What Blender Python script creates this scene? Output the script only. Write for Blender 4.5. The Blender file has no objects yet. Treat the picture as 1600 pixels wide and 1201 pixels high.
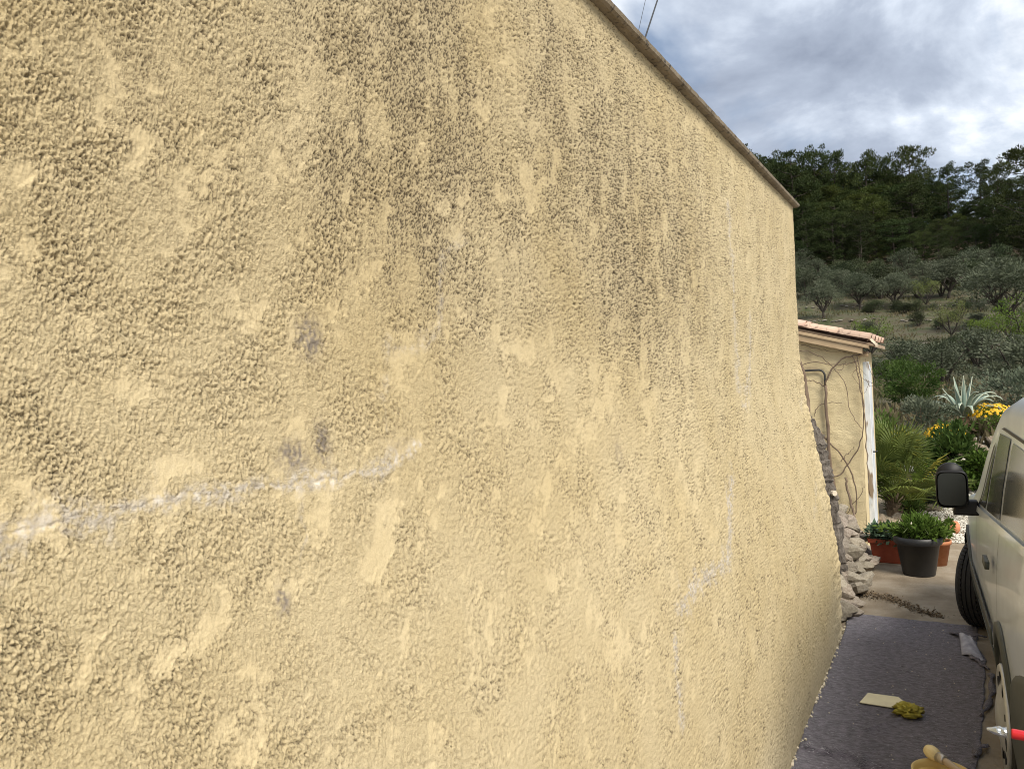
import bpy, math, random
import numpy as np
from mathutils import Matrix, Vector

# ------------------------------------------------------------------ camera, sky, sun, exposure
scene = bpy.context.scene
COL = scene.collection
R = math.radians

YAW, PITCH, ROLL, EYE = R(28.6), R(0.0), R(2.6), 1.9
fw = Vector((-math.sin(YAW) * math.cos(PITCH), math.cos(YAW) * math.cos(PITCH), math.sin(PITCH)))
r0 = Vector((math.cos(YAW), math.sin(YAW), 0)); u0 = r0.cross(fw)
rt = r0 * math.cos(ROLL) - u0 * math.sin(ROLL)
up = u0 * math.cos(ROLL) + r0 * math.sin(ROLL)
cd = bpy.data.cameras.new('camera'); cam = bpy.data.objects.new('camera', cd); COL.objects.link(cam)
m = Matrix((rt, up, -fw)).transposed().to_4x4(); m.translation = Vector((0, 0, EYE))
cam.matrix_world = m
cd.sensor_width = 36.0; cd.lens = 36.0 * 1250 / 1600; cd.clip_start = 0.02; cd.clip_end = 3000
scene.camera = cam

SKY_K, SKY_S = 0.55, 6.7
SUN_AZ, SUN_EL = R(126), R(47)          # azimuth measured from +Y towards +X
world = bpy.data.worlds.new('World'); scene.world = world; world.use_nodes = True
nt = world.node_tree; nt.nodes.clear()
def wn(t, **k):
    n = nt.nodes.new(t)
    for a, b in k.items(): setattr(n, a, b)
    return n
L = nt.links.new
out = wn('ShaderNodeOutputWorld'); bg = wn('ShaderNodeBackground'); bg2 = wn('ShaderNodeBackground'); mixs = wn('ShaderNodeMixShader')
sky = wn('ShaderNodeTexSky'); sky.sky_type = 'NISHITA'; sky.sun_disc = False
sky.sun_elevation = SUN_EL; sky.sun_rotation = SUN_AZ; sky.air_density = 1.0; sky.dust_density = 2.0
L(sky.outputs[0], bg.inputs[0]); bg.inputs[1].default_value = 0.11
tc = wn('ShaderNodeTexCoord'); sep = wn('ShaderNodeSeparateXYZ'); L(tc.outputs['Generated'], sep.inputs[0])
zz = wn('ShaderNodeMath', operation='MAXIMUM'); L(sep.outputs[2], zz.inputs[0]); zz.inputs[1].default_value = 0.0
za = wn('ShaderNodeMath', operation='ADD'); L(zz.outputs[0], za.inputs[0]); za.inputs[1].default_value = SKY_K
dx = wn('ShaderNodeMath', operation='DIVIDE'); L(sep.outputs[0], dx.inputs[0]); L(za.outputs[0], dx.inputs[1])
dy = wn('ShaderNodeMath', operation='DIVIDE'); L(sep.outputs[1], dy.inputs[0]); L(za.outputs[0], dy.inputs[1])
cmb = wn('ShaderNodeCombineXYZ'); L(dx.outputs[0], cmb.inputs[0]); L(dy.outputs[0], cmb.inputs[1])
cmb.inputs[2].default_value = SKY_S
def noise(vec, sc, det, rough, dist=0.0):
    n = wn('ShaderNodeTexNoise'); n.inputs['Scale'].default_value = sc; n.inputs['Detail'].default_value = det
    n.inputs['Roughness'].default_value = rough; n.inputs['Distortion'].default_value = dist; L(vec, n.inputs['Vector']); return n.outputs[0]
def ramp(fac, stops):
    r = wn('ShaderNodeValToRGB'); L(fac, r.inputs[0]); e = r.color_ramp.elements
    while len(e) < len(stops): e.new(0.5)
    for k, (p, c) in enumerate(stops):
        e[k].position = p; e[k].color = (*c, 1) if len(c) == 3 else c
    return r.outputs[0]
n1 = noise(cmb.outputs[0], 1.6, 7, 0.52, 0.3)
n2 = noise(cmb.outputs[0], 3.0, 8, 0.55, 0.35)
n1s = n1
cover = ramp(n1s, [(0.34, (0, 0, 0)), (0.43, (1, 1, 1))])
shade = ramp(n2, [(0.31, (0.27, 0.315, 0.41)), (0.43, (0.43, 0.49, 0.60)), (0.50, (0.64, 0.71, 0.82)), (0.565, (1.0, 1.04, 1.09)), (0.68, (1.2, 1.21, 1.22))])
L(shade, bg2.inputs[0]); bg2.inputs[1].default_value = 0.98
L(cover, mixs.inputs[0]); L(bg.outputs[0], mixs.inputs[1]); L(bg2.outputs[0], mixs.inputs[2]); L(mixs.outputs[0], out.inputs[0])

sd = bpy.data.lights.new('sun', 'SUN'); sd.energy = 4.6; sd.angle = R(26); sd.color = (1.0, 0.94, 0.84)
sun = bpy.data.objects.new('sun', sd); COL.objects.link(sun)
sv = Vector((math.sin(SUN_AZ) * math.cos(SUN_EL), math.cos(SUN_AZ) * math.cos(SUN_EL), math.sin(SUN_EL)))
sun.rotation_euler = sv.to_track_quat('Z', 'Y').to_euler()
cy = scene.cycles; cy.filter_width = 1.0; cy.max_bounces = 6; cy.diffuse_bounces = 3; cy.glossy_bounces = 3; cy.transmission_bounces = 4; cy.transparent_max_bounces = 6
scene.view_settings.view_transform = 'Standard'; scene.view_settings.look = 'None'
scene.view_settings.exposure = 0.24; scene.view_settings.gamma = 1.0; scene.view_settings.use_curve_mapping = False

# ------------------------------------------------------------------ helpers
rng = np.random.default_rng(7); random.seed(7)

def mat(name, col, rough=0.8, col2=None, scale=8.0, detail=5.0, lo=0.35, hi=0.65, bump=0.0, bscale=40.0, bdist=0.01,
        metallic=0.0, spec=0.4, coat=0.0, trans=0.0, col3=None, scale3=30.0, lo3=.6, hi3=.7, stretch=None, objrand=0.0, sheen=0.0):
    """procedural principled material: two noise-mixed tones, speckle of a third, noise bump, per-object tint"""
    mt = bpy.data.materials.new(name); mt.use_nodes = True
    t = mt.node_tree; n = t.nodes; l = t.links.new
    b = n['Principled BSDF']; o = n['Material Output']
    b.inputs['Roughness'].default_value = rough; b.inputs['Metallic'].default_value = metallic
    b.inputs['Specular IOR Level'].default_value = spec; b.inputs['Coat Weight'].default_value = coat
    b.inputs['Coat Roughness'].default_value = 0.06
    if sheen: b.inputs['Sheen Weight'].default_value = sheen
    tcn = n.new('ShaderNodeTexCoord'); vec = tcn.outputs['Object']
    if stretch:
        mp = n.new('ShaderNodeMapping'); mp.inputs['Scale'].default_value = stretch; l(vec, mp.inputs[0]); vec = mp.outputs[0]
    def nz(sc, de):
        q = n.new('ShaderNodeTexNoise'); q.inputs['Scale'].default_value = sc; q.inputs['Detail'].default_value = de
        q.inputs['Roughness'].default_value = 0.6; l(vec, q.inputs['Vector']); return q.outputs[0]
    def mr(x, a, c):
        q = n.new('ShaderNodeMapRange'); q.inputs[1].default_value = a; q.inputs[2].default_value = c; l(x, q.inputs[0]); return q.outputs[0]
    def mix(f, a, c):
        q = n.new('ShaderNodeMix'); q.data_type = 'RGBA'
        l(f, q.inputs[0])
        for k, v in ((6, a), (7, c)):
            if isinstance(v, tuple): q.inputs[k].default_value = (*v, 1)
            else: l(v, q.inputs[k])
        return q.outputs[2]
    c = None
    if col2 is not None: c = mix(mr(nz(scale, detail), lo, hi), tuple(col), tuple(col2))
    if col3 is not None: c = mix(mr(nz(scale3, 2), lo3, hi3), c if c is not None else tuple(col), tuple(col3))
    if objrand:
        oi = n.new('ShaderNodeObjectInfo'); hs = n.new('ShaderNodeHueSaturation')
        mv = n.new('ShaderNodeMapRange'); mv.inputs[3].default_value = 1 - objrand; mv.inputs[4].default_value = 1 + objrand
        l(oi.outputs['Random'], mv.inputs[0]); l(mv.outputs[0], hs.inputs['Value'])
        mh = n.new('ShaderNodeMapRange'); mh.inputs[3].default_value = 0.5 - objrand * .06; mh.inputs[4].default_value = 0.5 + objrand * .06
        mu = n.new('ShaderNodeMath'); mu.operation = 'MULTIPLY'; mu.inputs[1].default_value = 7.31; l(oi.outputs['Random'], mu.inputs[0])
        fr = n.new('ShaderNodeMath'); fr.operation = 'FRACT'; l(mu.outputs[0], fr.inputs[0]); l(fr.outputs[0], mh.inputs[0]); l(mh.outputs[0], hs.inputs['Hue'])
        if c is not None: l(c, hs.inputs['Color'])
        else: hs.inputs['Color'].default_value = (*col, 1)
        c = hs.outputs[0]
    if c is None: b.inputs['Base Color'].default_value = (*col, 1)
    else: l(c, b.inputs['Base Color'])
    if bump:
        bp = n.new('ShaderNodeBump'); bp.inputs['Strength'].default_value = bump; bp.inputs['Distance'].default_value = bdist
        l(nz(bscale, 4), bp.inputs['Height']); l(bp.outputs[0], b.inputs['Normal'])
    if trans:
        tr = n.new('ShaderNodeBsdfTranslucent'); ms = n.new('ShaderNodeMixShader'); ms.inputs[0].default_value = trans
        if c is None: tr.inputs[0].default_value = (*col, 1)
        else: l(c, tr.inputs[0])
        l(b.outputs[0], ms.inputs[1]); l(tr.outputs[0], ms.inputs[2]); l(ms.outputs[0], o.inputs[0])
    return mt

def fast_mesh(name, V, F, smooth=False):
    V = np.asarray(V, np.float32); F = np.asarray(F, np.int32)
    me = bpy.data.meshes.new(name); me.vertices.add(len(V)); me.vertices.foreach_set('co', V.ravel())
    k = F.shape[1]; me.loops.add(F.size); me.loops.foreach_set('vertex_index', F.ravel())
    me.polygons.add(len(F)); me.polygons.foreach_set('loop_start', np.arange(0, F.size, k, dtype=np.int32))
    try: me.polygons.foreach_set('loop_total', np.full(len(F), k, np.int32))
    except Exception: pass
    me.update(calc_edges=True); me.validate()
    if smooth: me.polygons.foreach_set('use_smooth', np.ones(len(F), bool))
    return me

class MB:
    """collects shapes and links them as one mesh object"""
    def __init__(s): s.v = []; s.f = []
    def add(s, vs, fs):
        o = len(s.v); s.v += [tuple(map(float, p)) for p in vs]; s.f += [tuple(o + i for i in q) for q in fs]; return s
    def box(s, c, d, rot=None):
        x, y, z = (k / 2 for k in d)
        P = [(-x, -y, -z), (x, -y, -z), (x, y, -z), (-x, y, -z), (-x, -y, z), (x, -y, z), (x, y, z), (-x, y, z)]
        if rot is not None: P = [tuple(rot @ Vector(p)) for p in P]
        return s.add([(p[0] + c[0], p[1] + c[1], p[2] + c[2]) for p in P],
                     [(0, 3, 2, 1), (4, 5, 6, 7), (0, 1, 5, 4), (1, 2, 6, 5), (2, 3, 7, 6), (3, 0, 4, 7)])
    def tube(s, pts, rad, n=6, cap=True):
        pts = [Vector(p) for p in pts]; k = len(pts)
        if not hasattr(rad, '__len__'): rad = [rad] * k
        vs = []; ref = Vector((0.31, 0.52, 0.79)).normalized()
        for i, p in enumerate(pts):
            d = (pts[min(i + 1, k - 1)] - pts[max(i - 1, 0)]).normalized()
            a = d.cross(ref)
            if a.length < .1: a = d.cross(Vector((1, 0, 0)))
            a.normalize(); b = d.cross(a)
            for j in range(n):
                t = 2 * math.pi * j / n; vs.append(p + (a * math.cos(t) + b * math.sin(t)) * rad[i])
        fs = [(i * n + j, i * n + (j + 1) % n, (i + 1) * n + (j + 1) % n, (i + 1) * n + j) for i in range(k - 1) for j in range(n)]
        if cap: fs += [tuple(range(n - 1, -1, -1)), tuple((k - 1) * n + j for j in range(n))]
        return s.add(vs, fs)
    def lathe(s, prof, n=24, c=(0, 0, 0), axis='z', capb=True, capt=True):
        vs = []
        for r, z in prof:
            for j in range(n):
                t = 2 * math.pi * j / n; p = (r * math.cos(t), r * math.sin(t), z)
                if axis == 'x': p = (z, r * math.cos(t), r * math.sin(t))
                vs.append((p[0] + c[0], p[1] + c[1], p[2] + c[2]))
        k = len(prof)
        fs = [(i * n + j, i * n + (j + 1) % n, (i + 1) * n + (j + 1) % n, (i + 1) * n + j) for i in range(k - 1) for j in range(n)]
        if capb: fs.append(tuple(range(n - 1, -1, -1)))
        if capt: fs.append(tuple((k - 1) * n + j for j in range(n)))
        return s.add(vs, fs)
    def grid(s, P, closed=False):
        a, b = len(P), len(P[0]); vs = [p for row in P for p in row]
        return s.add(vs, [(i * b + j, i * b + (j + 1) % b, (i + 1) * b + (j + 1) % b, (i + 1) * b + j)
                          for i in range(a - 1) for j in range(b if closed else b - 1)])
    def build(s, name, material, parent=None, smooth=False, bevel=0.0, loc=None, auto=None):
        me = bpy.data.meshes.new(name); me.from_pydata(s.v, [], s.f); me.update()
        o = link(name, me, material, parent)
        if smooth: me.polygons.foreach_set('use_smooth', [True] * len(me.polygons))
        if bevel:
            bv = o.modifiers.new('bevel', 'BEVEL'); bv.width = bevel; bv.segments = 2; bv.limit_method = 'ANGLE'
        if loc is not None: o.location = loc
        return o

def link(name, me, material=None, parent=None, loc=None, rot=None, scale=None):
    o = bpy.data.objects.new(name, me); COL.objects.link(o)
    if material is not None and len(me.materials) == 0: me.materials.append(material)
    if parent is not None: o.parent = parent
    if loc is not None: o.location = loc
    if rot is not None: o.rotation_euler = rot
    if scale is not None: o.scale = scale
    return o
def tag(o, label=None, cat=None, group=None, kind=None):
    if label: o['label'] = label
    if cat: o['category'] = cat
    if group: o['group'] = group
    if kind: o['kind'] = kind
    return o
def thing(name, label, cat, loc=(0, 0, 0), rotz=0.0, group=None):
    o = bpy.data.objects.new(name, None); COL.objects.link(o); o.location = loc; o.rotation_euler = (0, 0, rotz)
    o.empty_display_size = .1; o['kind'] = 'thing'
    return tag(o, label, cat, group)
def copy_tree(o, parent=None):
    c = o.copy(); COL.objects.link(c); c.parent = parent
    for ch in list(o.children): copy_tree(ch, c)
    return c

# value / gradient noise on arrays
_perm = np.random.default_rng(3).integers(0, 1 << 30, 4096)
_pl = (_perm & 4095).astype(np.int32); _gc = np.cos(_perm * (2 * math.pi / (1 << 30))).astype(np.float32); _gs = np.sin(_perm * (2 * math.pi / (1 << 30))).astype(np.float32)
def perlin(x, y, s=0):
    x = np.asarray(x, float); y = np.asarray(y, float); x, y = np.broadcast_arrays(x, y)
    fx0 = np.floor(x); fy0 = np.floor(y); ix = fx0.astype(np.int32); iy = fy0.astype(np.int32); fx = (x - fx0).astype(np.float32); fy = (y - fy0).astype(np.float32)
    r0_ = _pl[(iy * 151 + s * 977) & 4095]; r1_ = _pl[((iy + 1) * 151 + s * 977) & 4095]; ix = ix * 73
    def g(i, rr, dx_, dy_):
        k = (i + rr) & 4095; return _gc[k] * dx_ + _gs[k] * dy_
    u = fx * fx * fx * (fx * (fx * 6 - 15) + 10); v = fy * fy * fy * (fy * (fy * 6 - 15) + 10)
    a = g(ix, r0_, fx, fy); b = g(ix + 73, r0_, fx - 1, fy); c = g(ix, r1_, fx, fy - 1); d = g(ix + 73, r1_, fx - 1, fy - 1)
    return 1.5 * ((a + (b - a) * u) * (1 - v) + (c + (d - c) * u) * v)
def fbm(x, y, o=4, s=0, gain=.5, lac=2.03):
    r = 0; a = 1.0; t = 0
    for k in range(o):
        r = r + a * perlin(x, y, s + k * 11); t += a; a *= gain; x = x * lac + 3.7; y = y * lac + 1.3
    return r / t
def sstep(a, b, x): t = np.clip((x - a) / (b - a), 0, 1); return t * t * (3 - 2 * t)
# ------------------------------------------------------------------ terrain and drive
TY = [-400, 12.2, 13.0, 15.0, 18, 30, 45, 60, 69, 70, 84, 85, 94, 95, 115, 130, 160, 200, 300, 900]
TZ = [0, 0, .12, .72, .85, .9, 1.1, 2.3, 3.2, 3.7, 5.7, 6.4, 7.7, 8.4, 12.9, 16.7, 25, 33, 38, 30]
def terrain(x, y):
    x = np.asarray(x, float); y = np.asarray(y, float)
    yy = y + sstep(45, 70, y) * (2.2 * np.sin(x * .09 + .6) + 1.1 * np.sin(x * .31))
    z = np.interp(yy, TY, TZ)
    far = sstep(11.5, 30, y)
    z = z - .085 * (x + 4) * sstep(40, 115, y) * (1 - .5 * sstep(200, 400, y))
    return z + far * (.12 * perlin(x * .35, y * .35, 5) + .5 * perlin(x * .06, y * .06, 8)) + sstep(110, 180, y) * 1.5 * perlin(x * .03, y * .02, 4)

def build_ground():
    ys = np.concatenate([np.linspace(-500, -20, 14), np.linspace(-15, 6, 22), np.linspace(6.3, 20, 70), np.linspace(20.4, 60, 40), np.linspace(60.4, 100, 110), np.linspace(101, 165, 40), np.linspace(170, 900, 24)])
    xs = np.concatenate([np.linspace(-600, -70, 16), np.linspace(-65, -9, 40), np.linspace(-8.6, 8.6, 60), np.linspace(9, 65, 40), np.linspace(70, 600, 16)])
    X, Y = np.meshgrid(xs, ys, indexing='ij'); Z = terrain(X, Y)
    a, b = X.shape; idx = np.arange(a * b).reshape(a, b)
    F = np.stack([idx[:-1, :-1], idx[1:, :-1], idx[1:, 1:], idx[:-1, 1:]], -1).reshape(-1, 4)
    V = np.stack([X, Y, Z], -1).reshape(-1, 3)
    me = fast_mesh('ground', V, F, True)
    mt = bpy.data.materials.new('ground'); mt.use_nodes = True; t = mt.node_tree; n = t.nodes; l = t.links.new; bs = n['Principled BSDF']
    bs.inputs['Roughness'].default_value = .95; bs.inputs['Specular IOR Level'].default_value = .15
    tcn = n.new('ShaderNodeTexCoord')
    def nz(s, d, r=.6):
        q = n.new('ShaderNodeTexNoise'); q.inputs['Scale'].default_value = s; q.inputs['Detail'].default_value = d; q.inputs['Roughness'].default_value = r
        l(tcn.outputs['Object'], q.inputs['Vector']); return q.outputs[0]
    def rp(f, st):
        q = n.new('ShaderNodeValToRGB'); l(f, q.inputs[0]); e = q.color_ramp.elements
        while len(e) < len(st): e.new(.5)
        for k, (p, c) in enumerate(st): e[k].position = p; e[k].color = (*c, 1)
        return q.outputs[0]
    def mx(f, a, b):
        q = n.new('ShaderNodeMix'); q.data_type = 'RGBA'; l(f, q.inputs[0]); l(a, q.inputs[6]); l(b, q.inputs[7]); return q.outputs[2]
    drive = rp(nz(3.2, 8), [(.25, (.15, .115, .078)), (.48, (.235, .19, .135)), (.62, (.29, .245, .185)), (.78, (.20, .155, .105))])
    wild = rp(nz(.55, 7), [(.28, (.034, .044, .018)), (.42, (.056, .062, .030)), (.52, (.080, .074, .046)), (.62, (.068, .056, .038)), (.75, (.042, .052, .022))])
    sp = n.new('ShaderNodeSeparateXYZ'); l(tcn.outputs['Object'], sp.inputs[0])
    mr = n.new('ShaderNodeMapRange'); mr.inputs[1].default_value = 12.0; mr.inputs[2].default_value = 14.0; l(sp.outputs[1], mr.inputs[0])
    litter = rp(nz(1.1, 5), [(.3, (.022, .018, .011)), (.6, (.042, .032, .019))])
    m2 = n.new('ShaderNodeMapRange'); m2.inputs[1].default_value = 108; m2.inputs[2].default_value = 122; l(sp.outputs[1], m2.inputs[0])
    l(mx(m2.outputs[0], mx(mr.outputs[0], drive, wild), litter), bs.inputs['Base Color'])
    bp = n.new('ShaderNodeBump'); bp.inputs['Strength'].default_value = .7; bp.inputs['Distance'].default_value = .012
    l(nz(45, 6, .7), bp.inputs['Height']); l(bp.outputs[0], bs.inputs['Normal'])
    tag(link('ground', me, mt), kind='structure')
build_ground()

# ------------------------------------------------------------------ the big yellow rendered wall
def wall_x(z): return -.952 + .210 * sstep(2.12, .42, z)            # battered foot
WTOP, WEND, WX = 3.108, 6.2, -.95
CRACKS = [
    (.022, .9, [(0.44, 1.757), (0.60, 1.758)]), (.016, .7, [(0.66, 1.764), (0.74, 1.768)]),  # (width, strength, points along the wall (y, z))
    (.013, .95, [(-1.2, 1.77), (-.7, 1.75), (-.2, 1.762), (0.1, 1.752), (0.30, 1.755), (0.505, 1.759), (0.548, 1.757), (0.587, 1.762), (0.629, 1.764), (0.664, 1.763), (0.712, 1.768), (0.764, 1.767), (0.82, 1.763), (0.906, 1.759), (0.976, 1.758), (1.054, 1.759), (1.121, 1.755), (1.195, 1.758), (1.259, 1.771), (1.306, 1.788)]),
    (.012, .42, [(1.574, 2.235), (1.491, 2.21), (1.459, 2.185), (1.447, 2.128), (1.447, 2.073), (1.433, 2.024), (1.382, 1.989), (1.318, 1.981), (1.235, 1.983)]),
    (.010, .38, [(1.226, 1.912), (1.213, 1.863), (1.215, 1.821)]),
    (.006, .5, [(0.973, 1.745), (0.967, 1.709), (0.96, 1.67), (0.947, 1.632)]),
    (.032, 1.0, [(4.134, 2.765), (4.153, 2.506), (4.159, 2.244), (4.176, 1.981), (4.102, 1.817)]),
    (.032, 1.0, [(4.527, 2.196), (4.514, 2.054), (4.378, 1.879), (4.199, 1.742), (4.15, 1.735)]),
    (.028, 1.3, [(3.66, 1.43), (3.507, 1.329), (3.403, 1.237), (3.282, 1.15), (3.026, 1.148), (2.807, 1.153), (2.651, 1.136), (2.60, 1.11)]),
    (.020, 1.1, [(2.496, 1.034), (2.445, 0.971), (2.437, 0.894), (2.421, 0.821)]),
    (.030, .5, [(5.751, 1.113), (5.469, 0.985)]),
    (.030, .45, [(6.027, 1.716), (5.844, 1.633)]),
]
SMUDGES = [(1.03, 1.995, .032, .036, 1.15), (1.034, 1.813, .021, .038, 1.05), (0.962, 1.801, .036, .028, 1.0), (0.896, 1.587, .015, .024, 1.2), (2.36, 1.67, .035, .05, .45), (1.235, 1.79, .05, .03, .35)]
STAINS = [  # y, z, radius y, radius z, strength: mould running down from the coping
    (1.34, 2.60, .17, .34, 1.0), (1.52, 2.52, .16, .36, .95), (1.12, 2.52, .13, .25, .6), (2.06, 2.80, .16, .42, .8), (2.40, 2.50, .22, .40, .75), (2.66, 2.45, .24, .45, .95),
    (1.16, 2.30, .12, .15, .45), (1.46, 2.26, .16, .20, .55), (3.15, 2.52, .30, .40, .7), (1.85, 2.32, .20, .22, .4), (2.95, 2.15, .4, .25, .4), (3.55, 2.5, .3, .5, .35),
    (.78, 2.30, .12, .12, .30), (.55, 2.15, .09, .10, .25), (4.9, 2.5, .10, .5, .3), (5.4, 2.6, .15, .5, .25)]
FLATS = [(.601, 2.165, .035, .025), (1.149, 1.59, .06, .05), (.747, 1.565, .055, .032), (.721, 2.262, .018, .02), (2.056, 1.713, .12, .06), (1.82, 1.998, .09, .05), (.751, 1.812, .05, .02), (1.24, 1.79, .06, .025), (1.20, 1.68, .05, .035),
         (.66, 1.92, .05, .02), (1.9, 2.45, .05, .12), (2.3, 1.9, .10, .10), (.52, 2.24, .02, .018), (2.75, 1.95, .12, .14), (3.3, 2.1, .10, .2), (2.9, 1.45, .14, .10), (1.75, 1.45, .07, .05), (2.1, 1.2, .05, .08)]

def seg_dist(Y, Z, pts):
    d = np.full(Y.shape, 9.0)
    for (ya, za_), (yb, zb) in zip(pts[:-1], pts[1:]):
        vy, vz = yb - ya, zb - za_; t = np.clip(((Y - ya) * vy + (Z - za_) * vz) / (vy * vy + vz * vz), 0, 1)
        d = np.minimum(d, np.hypot(Y - ya - t * vy, Z - za_ - t * vz))
    return d

def stucco(Y, Z, full=True):
    """relief (m), plaster, mould and dark-pit masks of hand-thrown, partly trowelled render"""
    wy = Y + .008 * perlin(Y * 22, Z * 22, 61); wz = Z + .008 * perlin(Y * 22, Z * 22, 62)
    ca, sa = math.cos(.75), math.sin(.75)
    a = (wy * ca + wz * sa); b = (-wy * sa + wz * ca)
    # thrown grit: lumps 6-15 mm with sharp pits between
    g1 = perlin(wy * 190, wz * 190, 1); g2 = perlin(wy * 330, wz * 330, 2); g3 = perlin(wy * 560, wz * 560, 3)
    big = perlin(wy * 85, wz * 85, 4)
    grit = .40 * big + .54 * g1 + .12 * (2.4 * np.abs(g1) - .62) + .66 * g2 + .14 * (2.4 * np.abs(g2) - .62) + .66 * g3
    # where the trowel pressed it flat
    p = .55 * perlin(a * 5.5, b * 10, 21) + .48 * perlin(a * 14, b * 24, 22) + .34 * perlin(wy * 40, wz * 40, 23) + .16 * perlin(wy * 85, wz * 85, 24)
    for (fy, fz, ry, rz) in FLATS:
        p = p + .48 * np.exp(-((Y - fy) / ry) ** 2 - ((Z - fz) / rz) ** 2)
    p = p - .23 + .06 * sstep(2.5, 5.5, Y) - .12 * sstep(2.4, 2.8, Z) * sstep(1.0, 1.3, Y) * (1 - sstep(2.6, 3.6, Y))
    flat = sstep(-.06, .34, p)
    semi = sstep(-.35, .10, p)                                            # half-pressed: tops knocked off, pits left
    smooth = .07 * big + .05 * g1 + .05 * g3
    cap = .62 - .42 * semi
    rough = np.minimum(grit, cap + .22 * (grit - cap))
    h = rough * (1 - flat) + (smooth + .26 * grit + .08) * flat
    zone = sstep(-.45, .50, .75 * perlin(a * 5.5 + 3, b * 8, 40) + .55 * perlin(wy * 15, wz * 15, 41))
    amp = .0024 + .0026 * zone
    rel = h * amp + .0022 * fbm(Y * 4.2, Z * 4.2, 3, 50) + .002 * perlin(Y * 1.4, Z * 1.1, 55)
    # trowel edges: shallow diagonal ridges
    tr = perlin(a * 4, b * 75, 71); rel = rel + .0012 * sstep(.55, .75, tr) * sstep(.0, .3, perlin(Y * 6, Z * 6, 72))
    # trowel scratches by the crack
    for (sy, sz) in ((1.29, 1.73), (1.235, 1.70), (1.20, 1.645), (1.27, 1.665), (1.16, 1.62)):
        d = seg_dist(Y, Z, [(sy, sz), (sy - .055, sz - .05)]); rel = rel - .0006 * np.exp(-(d / .0018) ** 2)
    pl = np.zeros_like(Y)
    for (w, st, pts) in CRACKS:
        jy = Y + .010 * perlin(Y * 26, Z * 26, 81) + .030 * sstep(2.0, 4.0, Y) * perlin(Y * 4, Z * 7, 80); jz = Z + .0085 * perlin(Y * 26, Z * 26, 82) + .0022 * perlin(Y * 90, Z * 90, 84)
        d = seg_dist(jy, jz, pts)
        br = .30 + 1.3 * np.clip(.45 + 1.3 * perlin(Y * 15, Z * 15, 83) + .5 * perlin(Y * 60, Z * 60, 86), 0, 1.6)
        band = np.exp(-(d / (w * br)) ** 2)
        pl = np.maximum(pl, st * band * np.clip(.55 + .9 * perlin(Y * 75, Z * 75, 85) + .7 * perlin(Y * 190, Z * 190, 87), 0, 1.0))
        if w < .016:
            gap = np.clip(.5 + 1.4 * perlin(Y * 30, Z * 30, 88), 0, 1)
            rel = rel * (1 - .55 * band * st) + st * .0006 * np.exp(-((d - .004) / .004) ** 2) - st * gap * .0024 * np.exp(-(d / .0016) ** 2)
    sm = np.zeros_like(Y)
    for (fy, fz, ry, rz, s) in SMUDGES:
        q = np.exp(-(((Y - fy) / ry) ** 2 + ((Z - fz) / rz) ** 2) ** 1.3)
        sm = np.maximum(sm, s * q * np.clip(.65 + 1.0 * perlin(Y * 120, Z * 120, 91) + .5 * perlin(Y * 40, Z * 40, 92), 0, 1.2))
    st_ = np.zeros_like(Y)
    for (fy, fz, ry, rz, s) in STAINS:
        st_ = st_ + s * np.exp(-((Y - fy) / ry) ** 2 - ((Z - fz) / rz) ** 2)
    streak = .70 + .55 * perlin(Y * 15, Z * 2.2, 95) + .45 * perlin(Y * 42, Z * 5, 96) + .75 * perlin(Y * 8, Z * 6, 97) + .4 * perlin(Y * 22, Z * 18, 89)
    st_ = np.clip(st_ * np.clip(streak, 0, 1.5), 0, 1.1)
    st_ = st_ * sstep(3.12, 2.93, Z + .12 * perlin(Y * 3, Z * 2, 93))
    base = (.22 + .50 * zone) * (1 + 1.0 * sstep(1.3, 3.6, Y)) * np.clip(.80 + .5 * perlin(Y * 3.2, Z * 2.6, 98) + .4 * perlin(Y * 11, Z * 9, 94), 0, 1) + .10 * sstep(1.95, 2.5, Z) * sstep(5.6, 3.6, Y)           # strength of the dark specks, rising farther along the wall
    pit_mask = sstep(-.18, -.58, grit) * (1 - .62 * flat)                       # deep pits of the grit, weaker where trowelled flat
    mould = np.clip(st_ * (.17 + 1.75 * sstep(.0, -.50, grit) * (1 - .8 * flat)) + base * pit_mask, 0, .95)  # mould streaks, plus darker grit pits over the whole wall
    foot = sstep(.55, .05, Z + .15 * perlin(Y * 2, Z * 2, 99)) * .8
    return rel, np.clip(pl, 0, 1), np.clip(sm, 0, 1), mould, foot, (1 - flat) * .75 + .25

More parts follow.
